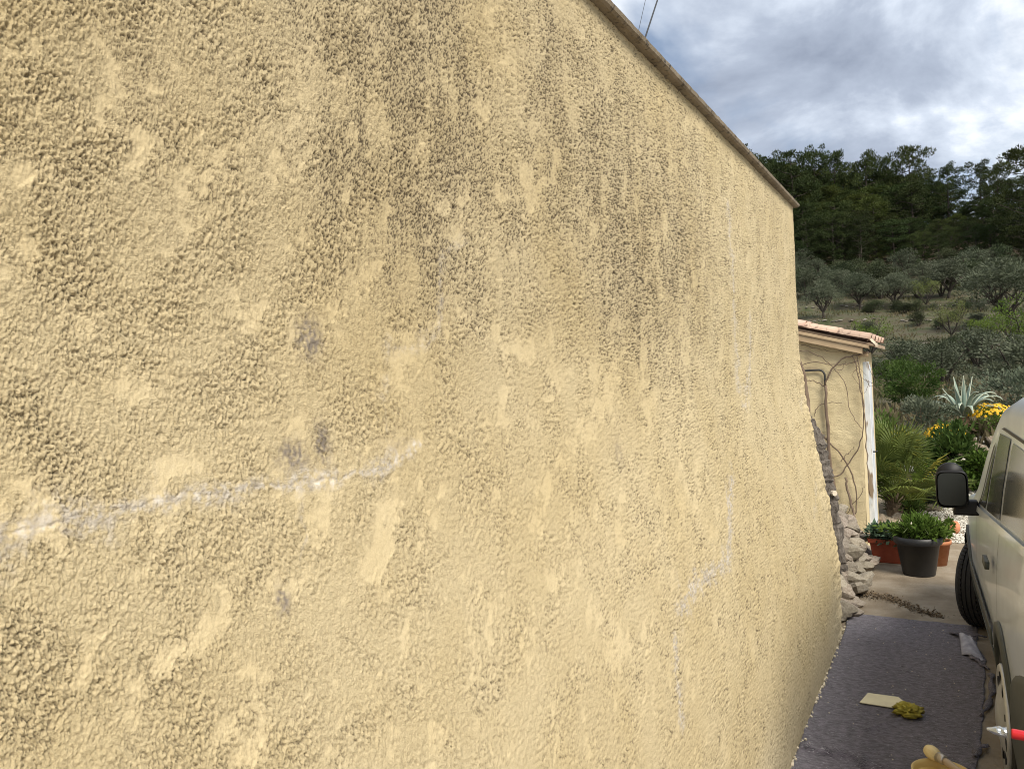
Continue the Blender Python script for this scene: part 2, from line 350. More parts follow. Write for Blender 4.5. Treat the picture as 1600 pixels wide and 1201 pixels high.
def build_wall():
    root = thing('rendered_wall', 'long tall yellow stucco wall with a horizontal crack and dark mould streaks', 'wall', (0, 0, 0))
    ys = [-1.6]
    while ys[-1] < WEND:
        y = ys[-1]; d2 = .9 + y * y
        ys.append(y + (min(.011, max(.0010, d2 / 800.0 * 0.9)) if y > .38 else .0035 if y > -.45 else .012))
    ys[-1] = WEND; ys = np.array(ys); nc = len(ys); nr = 880
    dep = np.clip(ys, .3, None) * math.cos(YAW) + .95 * math.sin(YAW)
    lo = np.clip(EYE - .58 * dep - .06, 0.02, None); hi = np.clip(EYE + .54 * dep + .06, None, WTOP - .02)
    t = np.linspace(0, 1, nr)
    Zg = np.empty((nr, nc))
    for j in range(nc):
        oa, ob = lo[j] + .05, WTOP - hi[j]; sh = .38 * min(1, (oa + ob) / 1.2) + .004; ta = sh * oa / (oa + ob)   # share of rows outside the nearest stretch
        Zg[:, j] = np.interp(t, [0, ta, 1 - sh + ta, 1], [-.05, lo[j], hi[j], WTOP])
    Yg = np.broadcast_to(ys, (nr, nc)).copy()
    # the free end is broken and uneven
    ze = Zg[:, -1]; edge = .022 * perlin(ze * 3.1, ze * 0 + 2.2, 12) + .010 * perlin(ze * 13, ze * 0, 13) + .006 * perlin(ze * 40, ze * 0, 14)
    Yg = Yg + edge[:, None] * sstep(5.6, 6.2, ys)[None, :]
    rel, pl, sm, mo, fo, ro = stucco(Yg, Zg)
    Xg = wall_x(Zg) + rel + .005 * perlin(Yg * .9, Zg * 1.3, 17)
    Xg = Xg + (.016 * perlin(Zg * 3.4, Zg * 0 + 5, 15) + .010 * perlin(Zg * 11, Zg * 0 + 1, 16) + .006 * perlin(Zg * 31, Yg * 9, 20)) * sstep(5.6, 6.2, Yg) * sstep(2.3, 1.7, Zg)
    foot_y = .5 * perlin(Yg * 14, Zg * 0, 18); Xg = Xg + .018 * np.clip(foot_y, 0, 1) * sstep(.12, 0, Zg)
    # round the arris at the free end, then return to the back of the wall
    for k, dxk in enumerate((.012, .005, .0015)): Xg[:, -1 - k] -= dxk
    ex = []
    for (xx, yo) in ((-.035, .004), (-.09, .008), (-.16, .006), (-.26, 0.0)):
        ex.append((Xg[:, -1] + xx, Yg[:, -1] + yo + .006 * perlin(Zg[:, -1] * 25, Zg[:, -1] * 0 + xx * 40, 19), Zg[:, -1]))
    Xg = np.concatenate([Xg] + [e[0][:, None] for e in ex], 1); Yg = np.concatenate([Yg] + [e[1][:, None] for e in ex], 1); Zg = np.concatenate([Zg] + [e[2][:, None] for e in ex], 1)
    pad = lambda A: np.concatenate([A] + [A[:, -1:]] * 4, 1)
    pl, sm, mo, fo, ro = map(pad, (pl, sm, mo, fo, ro))
    a, b = Xg.shape; idx = np.arange(a * b).reshape(a, b)
    F = np.stack([idx[:-1, :-1], idx[:-1, 1:], idx[1:, 1:], idx[1:, :-1]], -1).reshape(-1, 4)
    me = fast_mesh('plaster_face', np.stack([Xg, Yg, Zg], -1).reshape(-1, 3), F, True)
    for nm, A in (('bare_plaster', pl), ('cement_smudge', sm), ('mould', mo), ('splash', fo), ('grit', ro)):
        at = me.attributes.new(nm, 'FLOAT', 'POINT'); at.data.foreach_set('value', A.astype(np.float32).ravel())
    mt = bpy.data.materials.new('yellow_render'); mt.use_nodes = True; tt = mt.node_tree; n = tt.nodes; l = tt.links.new; bs = n['Principled BSDF']
    bs.inputs['Roughness'].default_value = .92; bs.inputs['Specular IOR Level'].default_value = .12
    tcn = n.new('ShaderNodeTexCoord')
    def nz(s, d, r=.6):
        q = n.new('ShaderNodeTexNoise'); q.inputs['Scale'].default_value = s; q.inputs['Detail'].default_value = d; q.inputs['Roughness'].default_value = r
        l(tcn.outputs['Object'], q.inputs['Vector']); return q.outputs[0]
    def rp(f, st):
        q = n.new('ShaderNodeValToRGB'); l(f, q.inputs[0]); e = q.color_ramp.elements
        while len(e) < len(st): e.new(.5)
        for k, (p, c) in enumerate(st): e[k].position = p; e[k].color = (*c, 1)
        return q.outputs[0]
    def mx(f, a_, c):
        q = n.new('ShaderNodeMix'); q.data_type = 'RGBA'; q.clamp_factor = True; l(f, q.inputs[0]); l(a_, q.inputs[6])
        if isinstance(c, tuple): q.inputs[7].default_value = (*c, 1)
        else: l(c, q.inputs[7])
        return q.outputs[2]
    def at(nm, gain=1.0):
        q = n.new('ShaderNodeAttribute'); q.attribute_name = nm
        if gain == 1.0: return q.outputs['Fac']
        mth = n.new('ShaderNodeMath'); mth.operation = 'MULTIPLY'; mth.inputs[1].default_value = gain; l(q.outputs['Fac'], mth.inputs[0]); return mth.outputs[0]
    c = rp(nz(1.7, 6, .62), [(.28, (.49, .392, .218)), (.45, (.518, .422, .248)), (.58, (.54, .446, .272)), (.75, (.503, .406, .232))])
    grain = rp(nz(420, 2), [(.30, (.80, .78, .74)), (.5, (1, 1, 1)), (.7, (1.10, 1.10, 1.10))])
    q = n.new('ShaderNodeMix'); q.data_type = 'RGBA'; q.blend_type = 'MULTIPLY'; q.inputs[0].default_value = .6; l(c, q.inputs[6]); l(grain, q.inputs[7]); c = q.outputs[2]
    c = mx(at('splash', .55), c, (.52, .46, .34))
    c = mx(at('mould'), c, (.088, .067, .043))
    c = mx(at('cement_smudge', 1.0), c, (.225, .19, .15))
    c = mx(at('bare_plaster'), c, rp(nz(60, 4), [(.35, (.36, .315, .255)), (.55, (.51, .46, .39)), (.70, (.68, .635, .555))]))
    l(c, bs.inputs['Base Color'])
    bp = n.new('ShaderNodeBump'); bp.inputs['Strength'].default_value = .9; bp.inputs['Distance'].default_value = .0042
    hm = n.new('ShaderNodeMath'); hm.operation = 'MULTIPLY'; l(nz(300, 4, .7), hm.inputs[0]); l(at('grit'), hm.inputs[1]); l(hm.outputs[0], bp.inputs['Height']); l(bp.outputs[0], bs.inputs['Normal'])
    link('plaster_face', me, mt, root)
    MB().box((-1.30, 2.30 - .005, 1.52), (.60, 7.75, 3.10)).build('wall_core', mat('wall_back', (.40, .33, .2), .95, (.3, .25, .17), 3, bump=.3), root)
    # coping of thin slabs, lichen grey
    cm = mat('coping', (.17, .135, .09), .95, (.27, .22, .155), 9, 6, .35, .65, bump=.6, bscale=110, bdist=.004, col3=(.085, .07, .052), scale3=40, lo3=.56, hi3=.68, objrand=.05)
    y = -1.6; r2 = random.Random(4)
    while y < WEND:
        ln = min(r2.uniform(.42, .60), WEND + .03 - y)
        if WEND + .03 - (y + ln) < .15: ln = WEND + .03 - y
        n_ = max(2, int(ln / .02)); P = []
        for i in range(n_ + 1):
            yy = y + .0004 + (ln - .0008) * i / n_; j = .002 * float(perlin(yy * 18, 3.0, 7)) ; k = .0016 * float(perlin(yy * 30, 9.0, 8))
            P.append([(-1.64, yy, WTOP + .001), (-.925 + j, yy, WTOP + .001 + k * .5), (-.915 + j, yy, WTOP + .007 + k), (-.911 + j, yy, WTOP + .021 + k), (-.926 + j, yy, WTOP + .029 + k), (-1.64, yy, WTOP + .04)])
        mb = MB(); mb.grid(P, True); mb.f.append(tuple(range(6))); e0 = n_ * 6; mb.f.append(tuple(e0 + q_ for q_ in range(5, -1, -1)))
        mb.build('coping_slab', cm, root, loc=None)
        y += ln
        if y >= WEND + .02: break
build_wall()
# ------------------------------------------------------------------ small shed with a tiled lean-to roof
STUCCO = mat('shed_render', (.64, .535, .32), .93, (.56, .455, .26), 2.2, 6, .35, .65, bump=.9, bscale=85, bdist=.008, col3=(.40, .31, .19), scale3=5, lo3=.58, hi3=.75)
CLAY = mat('clay_tile', (.34, .215, .15), .9, (.45, .33, .25), 9, 5, .3, .7, bump=.5, bscale=60, bdist=.004, col3=(.20, .13, .10), scale3=16, lo3=.56, hi3=.66, objrand=.16)
BARK = mat('vine_bark', (.105, .070, .045), .95, (.19, .14, .10), 30, 5, .3, .7, bump=.9, bscale=120, bdist=.004, stretch=(1, 1, .3))
SX, SY = -.80, 9.0                       # right front corner of the shed
def roof_z(x): return 2.16 + (-.617 - x) * .285
def build_shed():
    root = thing('garden_shed', 'small yellow rendered shed with a clay tile roof behind the wall', 'shed', (SX, SY, 0))
    # walls as one shell with a front, a return side and a back, top following the roof slope
    def rz(x): return roof_z(x + SX) - .13
    def sheet(nx, nz_, fn):
        return [[fn(i / nx, j / nz_) for j in range(nz_ + 1)] for i in range(nx + 1)]
    mb = MB()
    def front(u, v):
        x = -2.4 + 2.4 * u; z = -.05 + (rz(x) + .05) * v
        return (x, .012 * float(perlin(x * 2.1, z * 2.1, 6)) + .004 * float(perlin(x * 14, z * 14, 7)) + (.02 * (1 - (1 - (1 - u) * 2.4 / .03)) * 0), z)
    mb.grid([list(r) for r in sheet(60, 60, front)])
    P = sheet(16, 10, lambda u, v: (.001 - .05 * 0, .0 + 1.5 * u, -.05 + (rz(0) + .05) * v)); mb.grid(P)
    mb.grid(sheet(4, 2, lambda u, v: (0 - 2.4 * u, 1.5, -.05 + (rz(-2.4 * u) + .05) * v)))
    mb.build('wall', STUCCO, root, smooth=False)
    # white, weathered door frame and door on the side that faces the drive
    ww = mat('weathered_white_paint', (.62, .64, .66), .7, (.42, .46, .50), 18, 6, .38, .62, bump=.4, bscale=50, bdist=.003, col3=(.22, .17, .12), scale3=14, lo3=.60, hi3=.68, stretch=(1, 1, .25))
    d = MB().box((.018, .60, .98), (.035, .46, 1.92)).build('door', ww, root, bevel=.004)
    MB().box((.030, .35, .99), (.06, .07, 1.96)).build('door_post', ww, root, bevel=.006)
    for k in range(4): MB().box((.040, .435 + .105 * k, .98), (.012, .099, 1.86)).build('plank', ww, d, bevel=.003)
    MB().tube([(.045, .42, 1.0), (.09, .42, 1.0), (.09, .50, 1.0)], .008, 8).build('handle', mat('dark_iron', (.03, .03, .03), .5, metallic=.6), d)
    # eave board under the tiles (verge), following the slope
    vb = mat('verge_board', (.44, .33, .20), .85, (.33, .235, .14), 12, 5, bump=.3, bscale=40, bdist=.003, stretch=(.3, 1, 1))
    def board(y0, y1, dz0, dz1, x0, x1, nm, mt):
        P = []
        for x in (x0, x1):
            z = roof_z(x + SX); P.append([(x, y0, z + dz0), (x, y1, z + dz0), (x, y1, z + dz1), (x, y0, z + dz1)])
        q = MB(); q.grid(P, True); q.f += [(0, 1, 2, 3), (7, 6, 5, 4)]; return q.build(nm, mt, root, bevel=.004)
    board(-.085, -.012, -.155, -.085, -2.4, .04, 'verge_board', vb)
    board(-.10, -.0, -.084, -.050, -2.4, .10, 'verge_trim', vb)
    board(-.06, 1.55, -.050, -.022, -2.4, .15, 'roof_deck', mat('roof_deck', (.36, .27, .18), .9, (.25, .18, .12), 8))
    # curved clay tiles: one shared mesh, laid in overlapping courses
    def tile_mesh(name, up_):
        P = []; n = 8; ln = .40
        for i in range(5):
            t = i / 4; r = .078 + (.014 * t if up_ else -.012 * t)
            row = []
            for sgn, rr in ((1, r), (-1, r - .013)):
                for j in (range(n + 1) if sgn == 1 else range(n, -1, -1)):
                    a = math.pi * (.06 + .88 * j / n); row.append((ln * t, -math.cos(a) * rr, math.sin(a) * rr * (.82 if up_ else -.6)))
            P.append(row)
        q = MB(); q.grid(P, True); w = len(P[0]); q.f.append(tuple(range(w - 1, -1, -1))); q.f.append(tuple(4 * w + k for k in range(w)))
        me = bpy.data.meshes.new(name); me.from_pydata(q.v, [], q.f); me.update(); me.polygons.foreach_set('use_smooth', [False] * len(me.polygons)); me.materials.append(CLAY); return me
    cover, pan = tile_mesh('cover_tile', True), tile_mesh('pan_tile', False)
    r3 = random.Random(2); sl = math.atan(.285)
    for row in range(8):
        yb = -.02 + row * .205
        for k in range(8):
            x = -2.475 + k * .315 + (.02 if row % 2 else 0); z = roof_z(x + SX)
            link('cover_tile', cover, None, root, (x, yb + r3.uniform(-.006, .006), z - .010 + r3.uniform(0, .008)), (r3.uniform(-.05, .05), sl - .02, r3.uniform(-.03, .03)))
            if row < 7: link('pan_tile', pan, None, root, (x - .03, yb + .1025, z + .030), (0, sl - .02, r3.uniform(-.02, .02)))
    # mortar bed and the stub of white end plaster at the eave
    MB().tube([(.135, -.005, roof_z(SX + .135) - .012), (.150, -.005, roof_z(SX + .15) + .005)], [.062, .052], 10).build('eave_mortar', mat('pale_mortar', (.60, .53, .40), .95, (.48, .40, .29), 20, bump=.5), root)
    MB().box((.035, .05, roof_z(SX) - .165), (.10, .12, .05)).build('eave_block', vb, root, bevel=.01)
build_shed()

# black conduit on the shed's face
cb = MB(); P = [(-1.75, SY - .03, 1.905), (-1.20, SY - .03, 1.905)]
for k in range(7):
    a = math.pi / 2 * k / 6; P.append((-1.20 + .06 * math.sin(a), SY - .03, 1.845 + .06 * math.cos(a)))
P += [(-1.138, SY - .03, 1.6), (-1.135, SY - .03, .9), (-1.135, SY - .03, .02)]
tag(cb.tube(P, .011, 8).build('conduit', mat('black_plastic_pipe', (.025, .024, .022), .5), smooth=True), 'black pipe bending down the front of the yellow shed', 'pipe', kind='thing')

# ------------------------------------------------------------------ bare vine climbing on the shed
def wobble(pts, n=14, amp=.012, seed=0):
    r = random.Random(seed); pts = [Vector(p) for p in pts]; o = []
    for i in range(n + 1):
        t = i / n * (len(pts) - 1); k = min(int(t), len(pts) - 2); f = t - k
        p0 = pts[max(k - 1, 0)]; p1 = pts[k]; p2 = pts[k + 1]; p3 = pts[min(k + 2, len(pts) - 1)]
        q = .5 * ((2 * p1) + (p2 - p0) * f + (2 * p0 - 5 * p1 + 4 * p2 - p3) * f * f + (3 * p1 - p0 - 3 * p2 + p3) * f ** 3)
        w = amp if 0 < i < n else 0
        o.append(q + Vector((r.uniform(-w, w), r.uniform(-w, w) * .4, r.uniform(-w, w))))
    return o
vine = thing('grape_vine', 'bare leafless vine with thin brown stems climbing over the yellow shed', 'vine', (-1.05, 8.85, 0))
VO = Vector((-1.05, 8.85, 0))
def stem(pts, r0_, r1_, seed, name='stem', n=16, amp=.010, sides=6):
    q = wobble(pts, n, amp, seed); k = len(q)
    return MB().tube([p - VO for p in q], [.78 * (r0_ + (r1_ - r0_) * i / (k - 1)) for i in range(k)], sides).build(name, BARK, vine, smooth=True)
f_ = SY - .045
stem([(-1.07, f_ - .02, 0), (-1.10, f_, .6), (-1.13, f_, 1.15), (-1.135, f_, 1.74)], .030, .018, 1, 'trunk')
stem([(-1.135, f_, 1.74), (-1.09, f_, 1.87), (-.98, f_, 2.0), (-.86, f_, 2.04), (-.76, f_, 2.05), (-.70, f_, 2.06)], .013, .007, 2)
stem([(-1.42, f_, 1.95), (-1.25, f_, 1.99), (-1.05, f_, 1.95), (-.93, f_, 1.955), (-.80, f_, 1.98)], .006, .005, 3)
stem([(-1.38, f_, 2.12), (-1.22, f_, 2.08), (-1.10, f_, 1.97), (-1.0, f_, 1.85), (-.93, f_, 1.68), (-.90, f_, 1.45), (-.83, f_, 1.33), (-.80, f_ - .02, 1.28)], .006, .004, 4, n=24)
stem([(-1.36, f_, 2.18), (-1.15, f_, 2.12), (-1.0, f_, 2.09), (-.84, f_, 2.07)], .004, .003, 5)
stem([(-1.40, f_, 1.55), (-1.33, f_, 1.40), (-1.22, f_, 1.25), (-1.10, f_, 1.12), (-.98, f_, .95), (-.91, f_, .78), (-.88, f_, .58), (-.90, f_, .40), (-1.0, f_, .22), (-1.12, f_, .1)], .012, .007, 6, n=26)
stem([(-1.12, f_, .78), (-1.02, f_, .82), (-.92, f_, .95), (-.83, f_, 1.12), (-.79, f_ - .02, 1.3), (-.775, f_, 1.62), (-.80, f_, 1.85), (-.82, f_, 2.03)], .009, .006, 7, n=24)
stem([(-.86, f_, 2.03), (-.82, f_ - .02, 1.9), (-.795, f_ - .03, 1.72), (-.78, f_ - .03, 1.5), (-.77, f_ - .02, 1.2), (-.76, f_ - .03, .9), (-.75, f_ - .04, .6)], .007, .006, 8, n=22)
stem([(-1.34, f_, 1.80), (-1.24, f_, 1.79), (-1.14, f_, 1.72)], .005, .007, 9)
stem([(-1.26, f_, 1.42), (-1.22, f_, 1.52), (-1.10, f_, 1.56), (-.98, f_, 1.55)], .006, .003, 10)
stem([(-1.02, f_, .94), (-.92, f_, 1.05), (-.88, f_, 1.10)], .005, .003, 11)
stem([(-1.10, f_, .32), (-1.0, f_, .38), (-.88, f_, .55), (-.80, f_, .68)], .006, .004, 12)
stem([(-.98, f_ - .02, .78), (-.93, f_ - .05, .5), (-.88, f_ - .2, .25), (-.80, f_ - .3, .0)], .014, .018, 13, n=18)
stem([(-.93, f_, 1.98), (-.97, f_, 1.90), (-1.05, f_, 1.92)], .004, .003, 14)
for k in range(9):                                                        # dry reddish leaves and tendrils at the eave corner
    r4 = random.Random(50 + k); x = -.78 + r4.uniform(-.04, .10); z = 1.98 + r4.uniform(-.28, .06)
    stem([(x, f_ - .01, z), (x + r4.uniform(-.05, .08), f_ - .03, z - .05), (x + r4.uniform(-.06, .12), f_ - .02, z - r4.uniform(.08, .22))], .004, .002, 60 + k, 'tendril', n=6, sides=5)
# the old thick trunk squeezed between wall and shed
old = thing('old_trunk', 'thick gnarled grey-brown trunk squeezed behind the wall end', 'trunk', (-1.02, 6.75, 0))
q = wobble([(-.86, 6.85, .30), (-.865, 6.80, .62), (-.885, 6.76, .90), (-.905, 6.75, 1.08), (-.925, 6.75, 1.28), (-.985, 6.75, 1.46), (-1.05, 6.75, 1.58)], 60, .010, 5)
P = []
for i_, p in enumerate(q):
    rr_ = .082 - .034 * i_ / 60; zz_ = p.z
    P.append([(p.x + 1.02 + math.cos(t_) * rr_ * (1 + .35 * float(perlin(t_ * 1.6 + 3, zz_ * 9, 71)) + .30 * float(perlin(t_ * 4, zz_ * 22, 72))), p.y - 6.75 + math.sin(t_) * rr_, zz_ + .02 * float(perlin(t_ * 2, zz_ * 15, 73))) for t_ in np.linspace(0, 2 * math.pi, 20, endpoint=False)])
tk = MB(); tk.grid(P, True); tk.f.append(tuple(60 * 20 + k for k in range(20)))
tk.build('bole', mat('old_bark', (.075, .062, .05), .97, (.19, .165, .14), 26, 7, .35, .65, bump=1.0, bscale=70, bdist=.02, stretch=(1, 1, .35)), old)
q = wobble([(-.99, 6.75, 1.50), (-1.01, 6.8, 1.65), (-1.03, 6.82, 1.85), (-1.05, 6.82, 1.98), (-1.12, 6.82, 2.1)], 12, .010, 6)
MB().tube([p - Vector((-1.02, 6.75, 0)) for p in q], [.024 - .012 * i / 12 for i in range(13)], 8).build('branch', BARK, old, smooth=True)
MB().tube([(.15, .0, .93), (.205, -.06, .935)], .022, 10).build('cut_stub', mat('cut_wood', (.58, .50, .39), .9), old)

# ------------------------------------------------------------------ rubble wall beside the drive
STONE = mat('limestone', (.21, .17, .125), .95, (.36, .315, .255), 9, 8, .3, .7, bump=.8, bscale=45, bdist=.012, col3=(.20, .16, .12), scale3=7, lo3=.58, hi3=.74, objrand=.22)
def stone_mesh(name, seed, sub=10, flat=.75, jag=.32):
    r = np.random.default_rng(seed); n = sub; P = []
    pl = r.normal(size=(14, 3)); pl /= np.linalg.norm(pl, axis=1)[:, None]; of = r.uniform(.55, .92, 14)
    for i in range(n + 1):
        th = math.pi * i / n; row = []
        for j in range(2 * n):
            ph = math.pi * j / n; d = np.array([math.sin(th) * math.cos(ph), math.sin(th) * math.sin(ph), math.cos(th)])
            k = pl @ d; t = np.min(np.where(k > .05, of / np.maximum(k, .05), 9)); t = min(t, 1.25)
            t *= 1 + .06 * float(perlin(d[0] * 3 + seed, d[1] * 3 + d[2] * 2.3, seed % 50)) * jag * 3
            row.append(tuple(d * t * np.array([1, .9, flat])))
        P.append(row)
    mb = MB(); mb.grid(P, True); me = bpy.data.meshes.new(name); me.from_pydata(mb.v, [], mb.f); me.update(); return me
STONES = [stone_mesh('stone', 100 + k, 9) for k in range(9)]
for me_ in STONES: me_.materials.append(STONE)
lw = thing('rubble_wall', 'low rough stone wall between the yellow wall and the potted plants', 'stone wall', (-.95, 7.6, 0))
r5 = random.Random(11)
def put_stone(x, y, z, s, par, org, fl=1.0):
    o = link('stone', r5.choice(STONES), None, par, (x - org[0], y - org[1], z - org[2]), (r5.uniform(-.35, .35), r5.uniform(-.3, .3), r5.uniform(-.5, .5)), (s * r5.uniform(.75, 1.0), s * r5.uniform(.7, 1.25), s * r5.uniform(.45, .85) * fl))
    return o
yy = 6.48
for layer, (z, xo, s) in enumerate(((.05, -.87, .13), (.15, -.91, .115), (.25, -.94, .115), (.35, -.98, .11), (.44, -1.04, .10))):
    y = 6.50 + .05 * (layer % 2)
    while y < 8.95:
        ht = .52 - .10 * max(0, y - 8.0)
        if z < ht:
            bulge = .07 * math.sin((y - 6.5) / 2.4 * math.pi) + r5.uniform(-.03, .03) + .05 * max(0, 1 - z / .12)
            put_stone(xo + bulge, y, z + r5.uniform(-.02, .03), s * r5.uniform(1.0, 1.45), lw, (-.95, 7.6, 0))
        y += s * r5.uniform(1.2, 1.9)
for k in range(14):
    put_stone(-1.15 + r5.uniform(-.12, .05), 6.6 + k * .17, .46 + r5.uniform(-.03, .03), .10, lw, (-.95, 7.6, 0), .8)
MB().box((-.34, 0, .2), (.62, 2.5, .44)).build('rubble_core', mat('rubble_core', (.16, .13, .10), .98, (.24, .2, .16), 12, bump=1, bscale=30, bdist=.03), lw)
o = put_stone(-.74, 6.70, .045, .085, None, (0, 0, 0)); o.name = 'loose_stone'; tag(o, 'brown loose stone on the ground at the felt corner', 'stone', kind='thing')

# ------------------------------------------------------------------ felt sheet on the drive
FELT = mat('grey_felt', (.050, .042, .054), .98, (.19, .165, .195), 26, 12, .34, .66, bump=1.0, bscale=110, bdist=.012, col3=(.42, .40, .42), scale3=75, lo3=.62, hi3=.72, spec=.1, sheen=.3, stretch=(1, 2.2, 1))
def build_felt():
    y0, y1 = 1.2, 6.66; ny, nx = 260, 74; V = []
    for i in range(ny + 1):
        v = i / ny; y = y0 + (y1 - y0) * v
        xl = -.735 + .012 * float(perlin(y * 3, .5, 2)) - .02 * sstep(6.2, 6.66, y)
        xr = float(np.interp(y, [1.2, 3.2, 4.3, 4.9, 5.5, 5.9, 6.2, 6.5, 6.66], [.06, .05, .045, .085, .12, .14, .10, .10, .115])) + .010 * float(perlin(y * 5, 7.5, 3)) + .006 * float(perlin(y * 21, 7.5, 4))
        for j in range(nx + 1):
            u = j / nx; x = xl + (xr - xl) * u
            yy_ = y + (.012 * float(perlin(x * 7, 1.5, 9)) + .05 * (u - .5) * -1) * v ** 12
            V.append((x, yy_))
    V = np.array(V); X, Y = V[:, 0], V[:, 1]
    Z = .006 + .004 * perlin(X * 6, Y * 4, 1) + .002 * perlin(X * 25, Y * 25, 2)
    def crease(ax, ay, bx, by, h, w):
        d = seg_dist(X + .01 * perlin(X * 9, Y * 9, 5), Y + .015 * perlin(X * 8, Y * 8, 6), [(ax, ay), (bx, by)]); return h * np.exp(-(d / w) ** 2)
    Z = Z + crease(-.72, 4.20, -.42, 4.16, .036, .016) + crease(-.44, 4.13, -.22, 4.06, .036, .014) + crease(-.30, 5.6, -.28, 5.35, .010, .012) + crease(-.45, 4.55, -.30, 4.75, .010, .012) + crease(-.10, 4.2, .06, 4.35, .018, .02)
    Z = Z + .018 * sstep(.06, .0, np.abs(X + .745)) * np.clip(perlin(X * 0, Y * 6, 7), 0, 1)
    Z = np.maximum(Z, .003)
    idx = np.arange((ny + 1) * (nx + 1)).reshape(ny + 1, nx + 1)
    F = np.stack([idx[:-1, :-1], idx[:-1, 1:], idx[1:, 1:], idx[1:, :-1]], -1).reshape(-1, 4)
    root = thing('felt_sheet', 'dark grey speckled felt sheet laid along the foot of the wall', 'felt sheet', (0, 0, 0))
    o = link('sheet', fast_mesh('sheet', np.stack([X, Y, Z], -1), F, True), FELT, root)
    so = o.modifiers.new('thick', 'SOLIDIFY'); so.thickness = .004; so.offset = -1
    # torn corner curled over, pale backing showing
    pale = mat('felt_backing', (.50, .49, .53), .9, (.30, .29, .33), 20, 5, bump=.4, bscale=120, bdist=.003)
    c0, c1, c2_, c3 = Vector((.005, 5.93, .012)), Vector((.135, 5.86, .012)), Vector((-.005, 6.13, .075)), Vector((.06, 6.12, .105)); P = []
    for i in range(9):
        t = i / 8; P.append([c0.lerp(c1, s).lerp(c2_.lerp(c3, s), t) + Vector((0, .05 * math.sin(t * 3.0), .018 * math.sin(s * 4 + t))) for s in np.linspace(0, 1, 8)])
    P.append([p + Vector((0, .05, -.02)) for p in P[-1]]); P.append([p + Vector((0, .06, -.05)) for p in P[-1]])
    q = MB(); q.grid(P); o = q.build('curled_flap', pale, root, smooth=True); so = o.modifiers.new('t', 'SOLIDIFY'); so.thickness = .004
    # loose torn strips of felt
    for k, pts in enumerate(([(-.06, 6.40, .012), (.0, 6.30, .03), (.06, 6.28, .014), (.10, 6.33, .03), (.16, 6.36, .012)],
                             [(.03, 6.0, .012), (.09, 5.82, .02), (.15, 5.70, .012)],
                             [(.155, 5.62, .012), (.15, 5.35, .02), (.12, 5.10, .014), (.085, 4.93, .012)],
                             [(.04, 4.40, .014), (.07, 4.5, .022), (.10, 4.56, .012)])):
        w = wobble(pts, 14, .006, 20 + k); P = []
        for i, p in enumerate(w):
            d = (w[min(i + 1, 14)] - w[max(i - 1, 0)]).normalized(); sd_ = Vector((d.y, -d.x, 0)) * (.016 + .008 * math.sin(i * 1.3 + k)) * (1 - .5 * (i / 14) ** 3)
            P.append([p - sd_, p + Vector((0, 0, .012)), p + sd_ + Vector((0, 0, .002))])
        q = MB(); q.grid(P); o = q.build('torn_strip', FELT, root, smooth=True); so = o.modifiers.new('t', 'SOLIDIFY'); so.thickness = .003
    # crumbs of render that fell on the sheet
    r6 = random.Random(9); q = MB()
    for k in range(190):
        if k < 110: y = r6.choice((3.9, 4.4, 5.0, 5.2, 5.7, 6.1)) + r6.gauss(0, .16); x = -.742 + abs(r6.gauss(0, .010)); s = r6.uniform(.002, .009)
        else: y = r6.uniform(3.4, 6.5); x = r6.uniform(-.7, .05); s = r6.uniform(.0015, .004)
        q.box((x, y, .012 + s * .3), (s * r6.uniform(.8, 2), s * r6.uniform(.8, 2.2), s), Matrix.Rotation(r6.uniform(0, 3), 3, 'Z') @ Matrix.Rotation(r6.uniform(-.5, .5), 3, 'X'))
    tag(q.build('render_crumbs', mat('crumb', (.72, .64, .48), .9, (.6, .52, .38), 40)), 'pale crumbs of fallen render scattered on the grey felt', 'debris', kind='stuff')
build_felt()

# ------------------------------------------------------------------ things lying on the sheet
def slab(name, outline, z0, z1, material, label, cat, loc, rotz=0, bev=.0):
    n = len(outline); mb = MB(); mb.add([(x, y, z0) for x, y in outline] + [(x, y, z1) for x, y in outline],
        [tuple(range(n - 1, -1, -1)), tuple(range(n, 2 * n))] + [(i, (i + 1) % n, n + (i + 1) % n, n + i) for i in range(n)])
    o = mb.build(name, material, bevel=bev, loc=loc); o.rotation_euler[2] = rotz; return tag(o, label, cat, kind='thing')
slab('filling_blade', [(-.128, -.068), (.155, -.085), (.062, .090), (-.098, .092)], 0, .004, mat('cream_card', (.78, .70, .45), .6, (.70, .62, .40), 10), 'pale cream trapezoid plastic filling blade lying on the felt', 'scraper', (-.385, 4.945, .013))
# crumpled olive-yellow cloth
def cloth():
    n = 22; P = []
    for i in range(n + 1):
        th = math.pi * i / n; row = []
        for j in range(34):
            ph = 2 * math.pi * j / 34; d = Vector((math.sin(th) * math.cos(ph), math.sin(th) * math.sin(ph), math.cos(th)))
            r = 1 + .75 * (1 - abs(2 * float(perlin(d.x * 2.3 + 5, d.y * 2.3 + d.z * 2.1, 33)))) * .7 - .38 + .12 * float(perlin(d.x * 5, d.y * 5 + d.z * 4, 34))
            row.append((d.x * r * .078, d.y * r * .068, max(-.024, d.z * r * .036)))
        P.append(row)
    q = MB(); q.grid(P, True); return q
o = cloth().build('crumpled_cloth', mat('olive_cloth', (.40, .34, .045), .75, (.26, .21, .025), 22, 5, bump=.7, bscale=45, bdist=.006), smooth=True, loc=(-.262, 4.80, .038)); o.rotation_euler[2] = .3
tag(o, 'crumpled olive yellow cloth beside the cream blade on the felt', 'cloth', kind='thing')

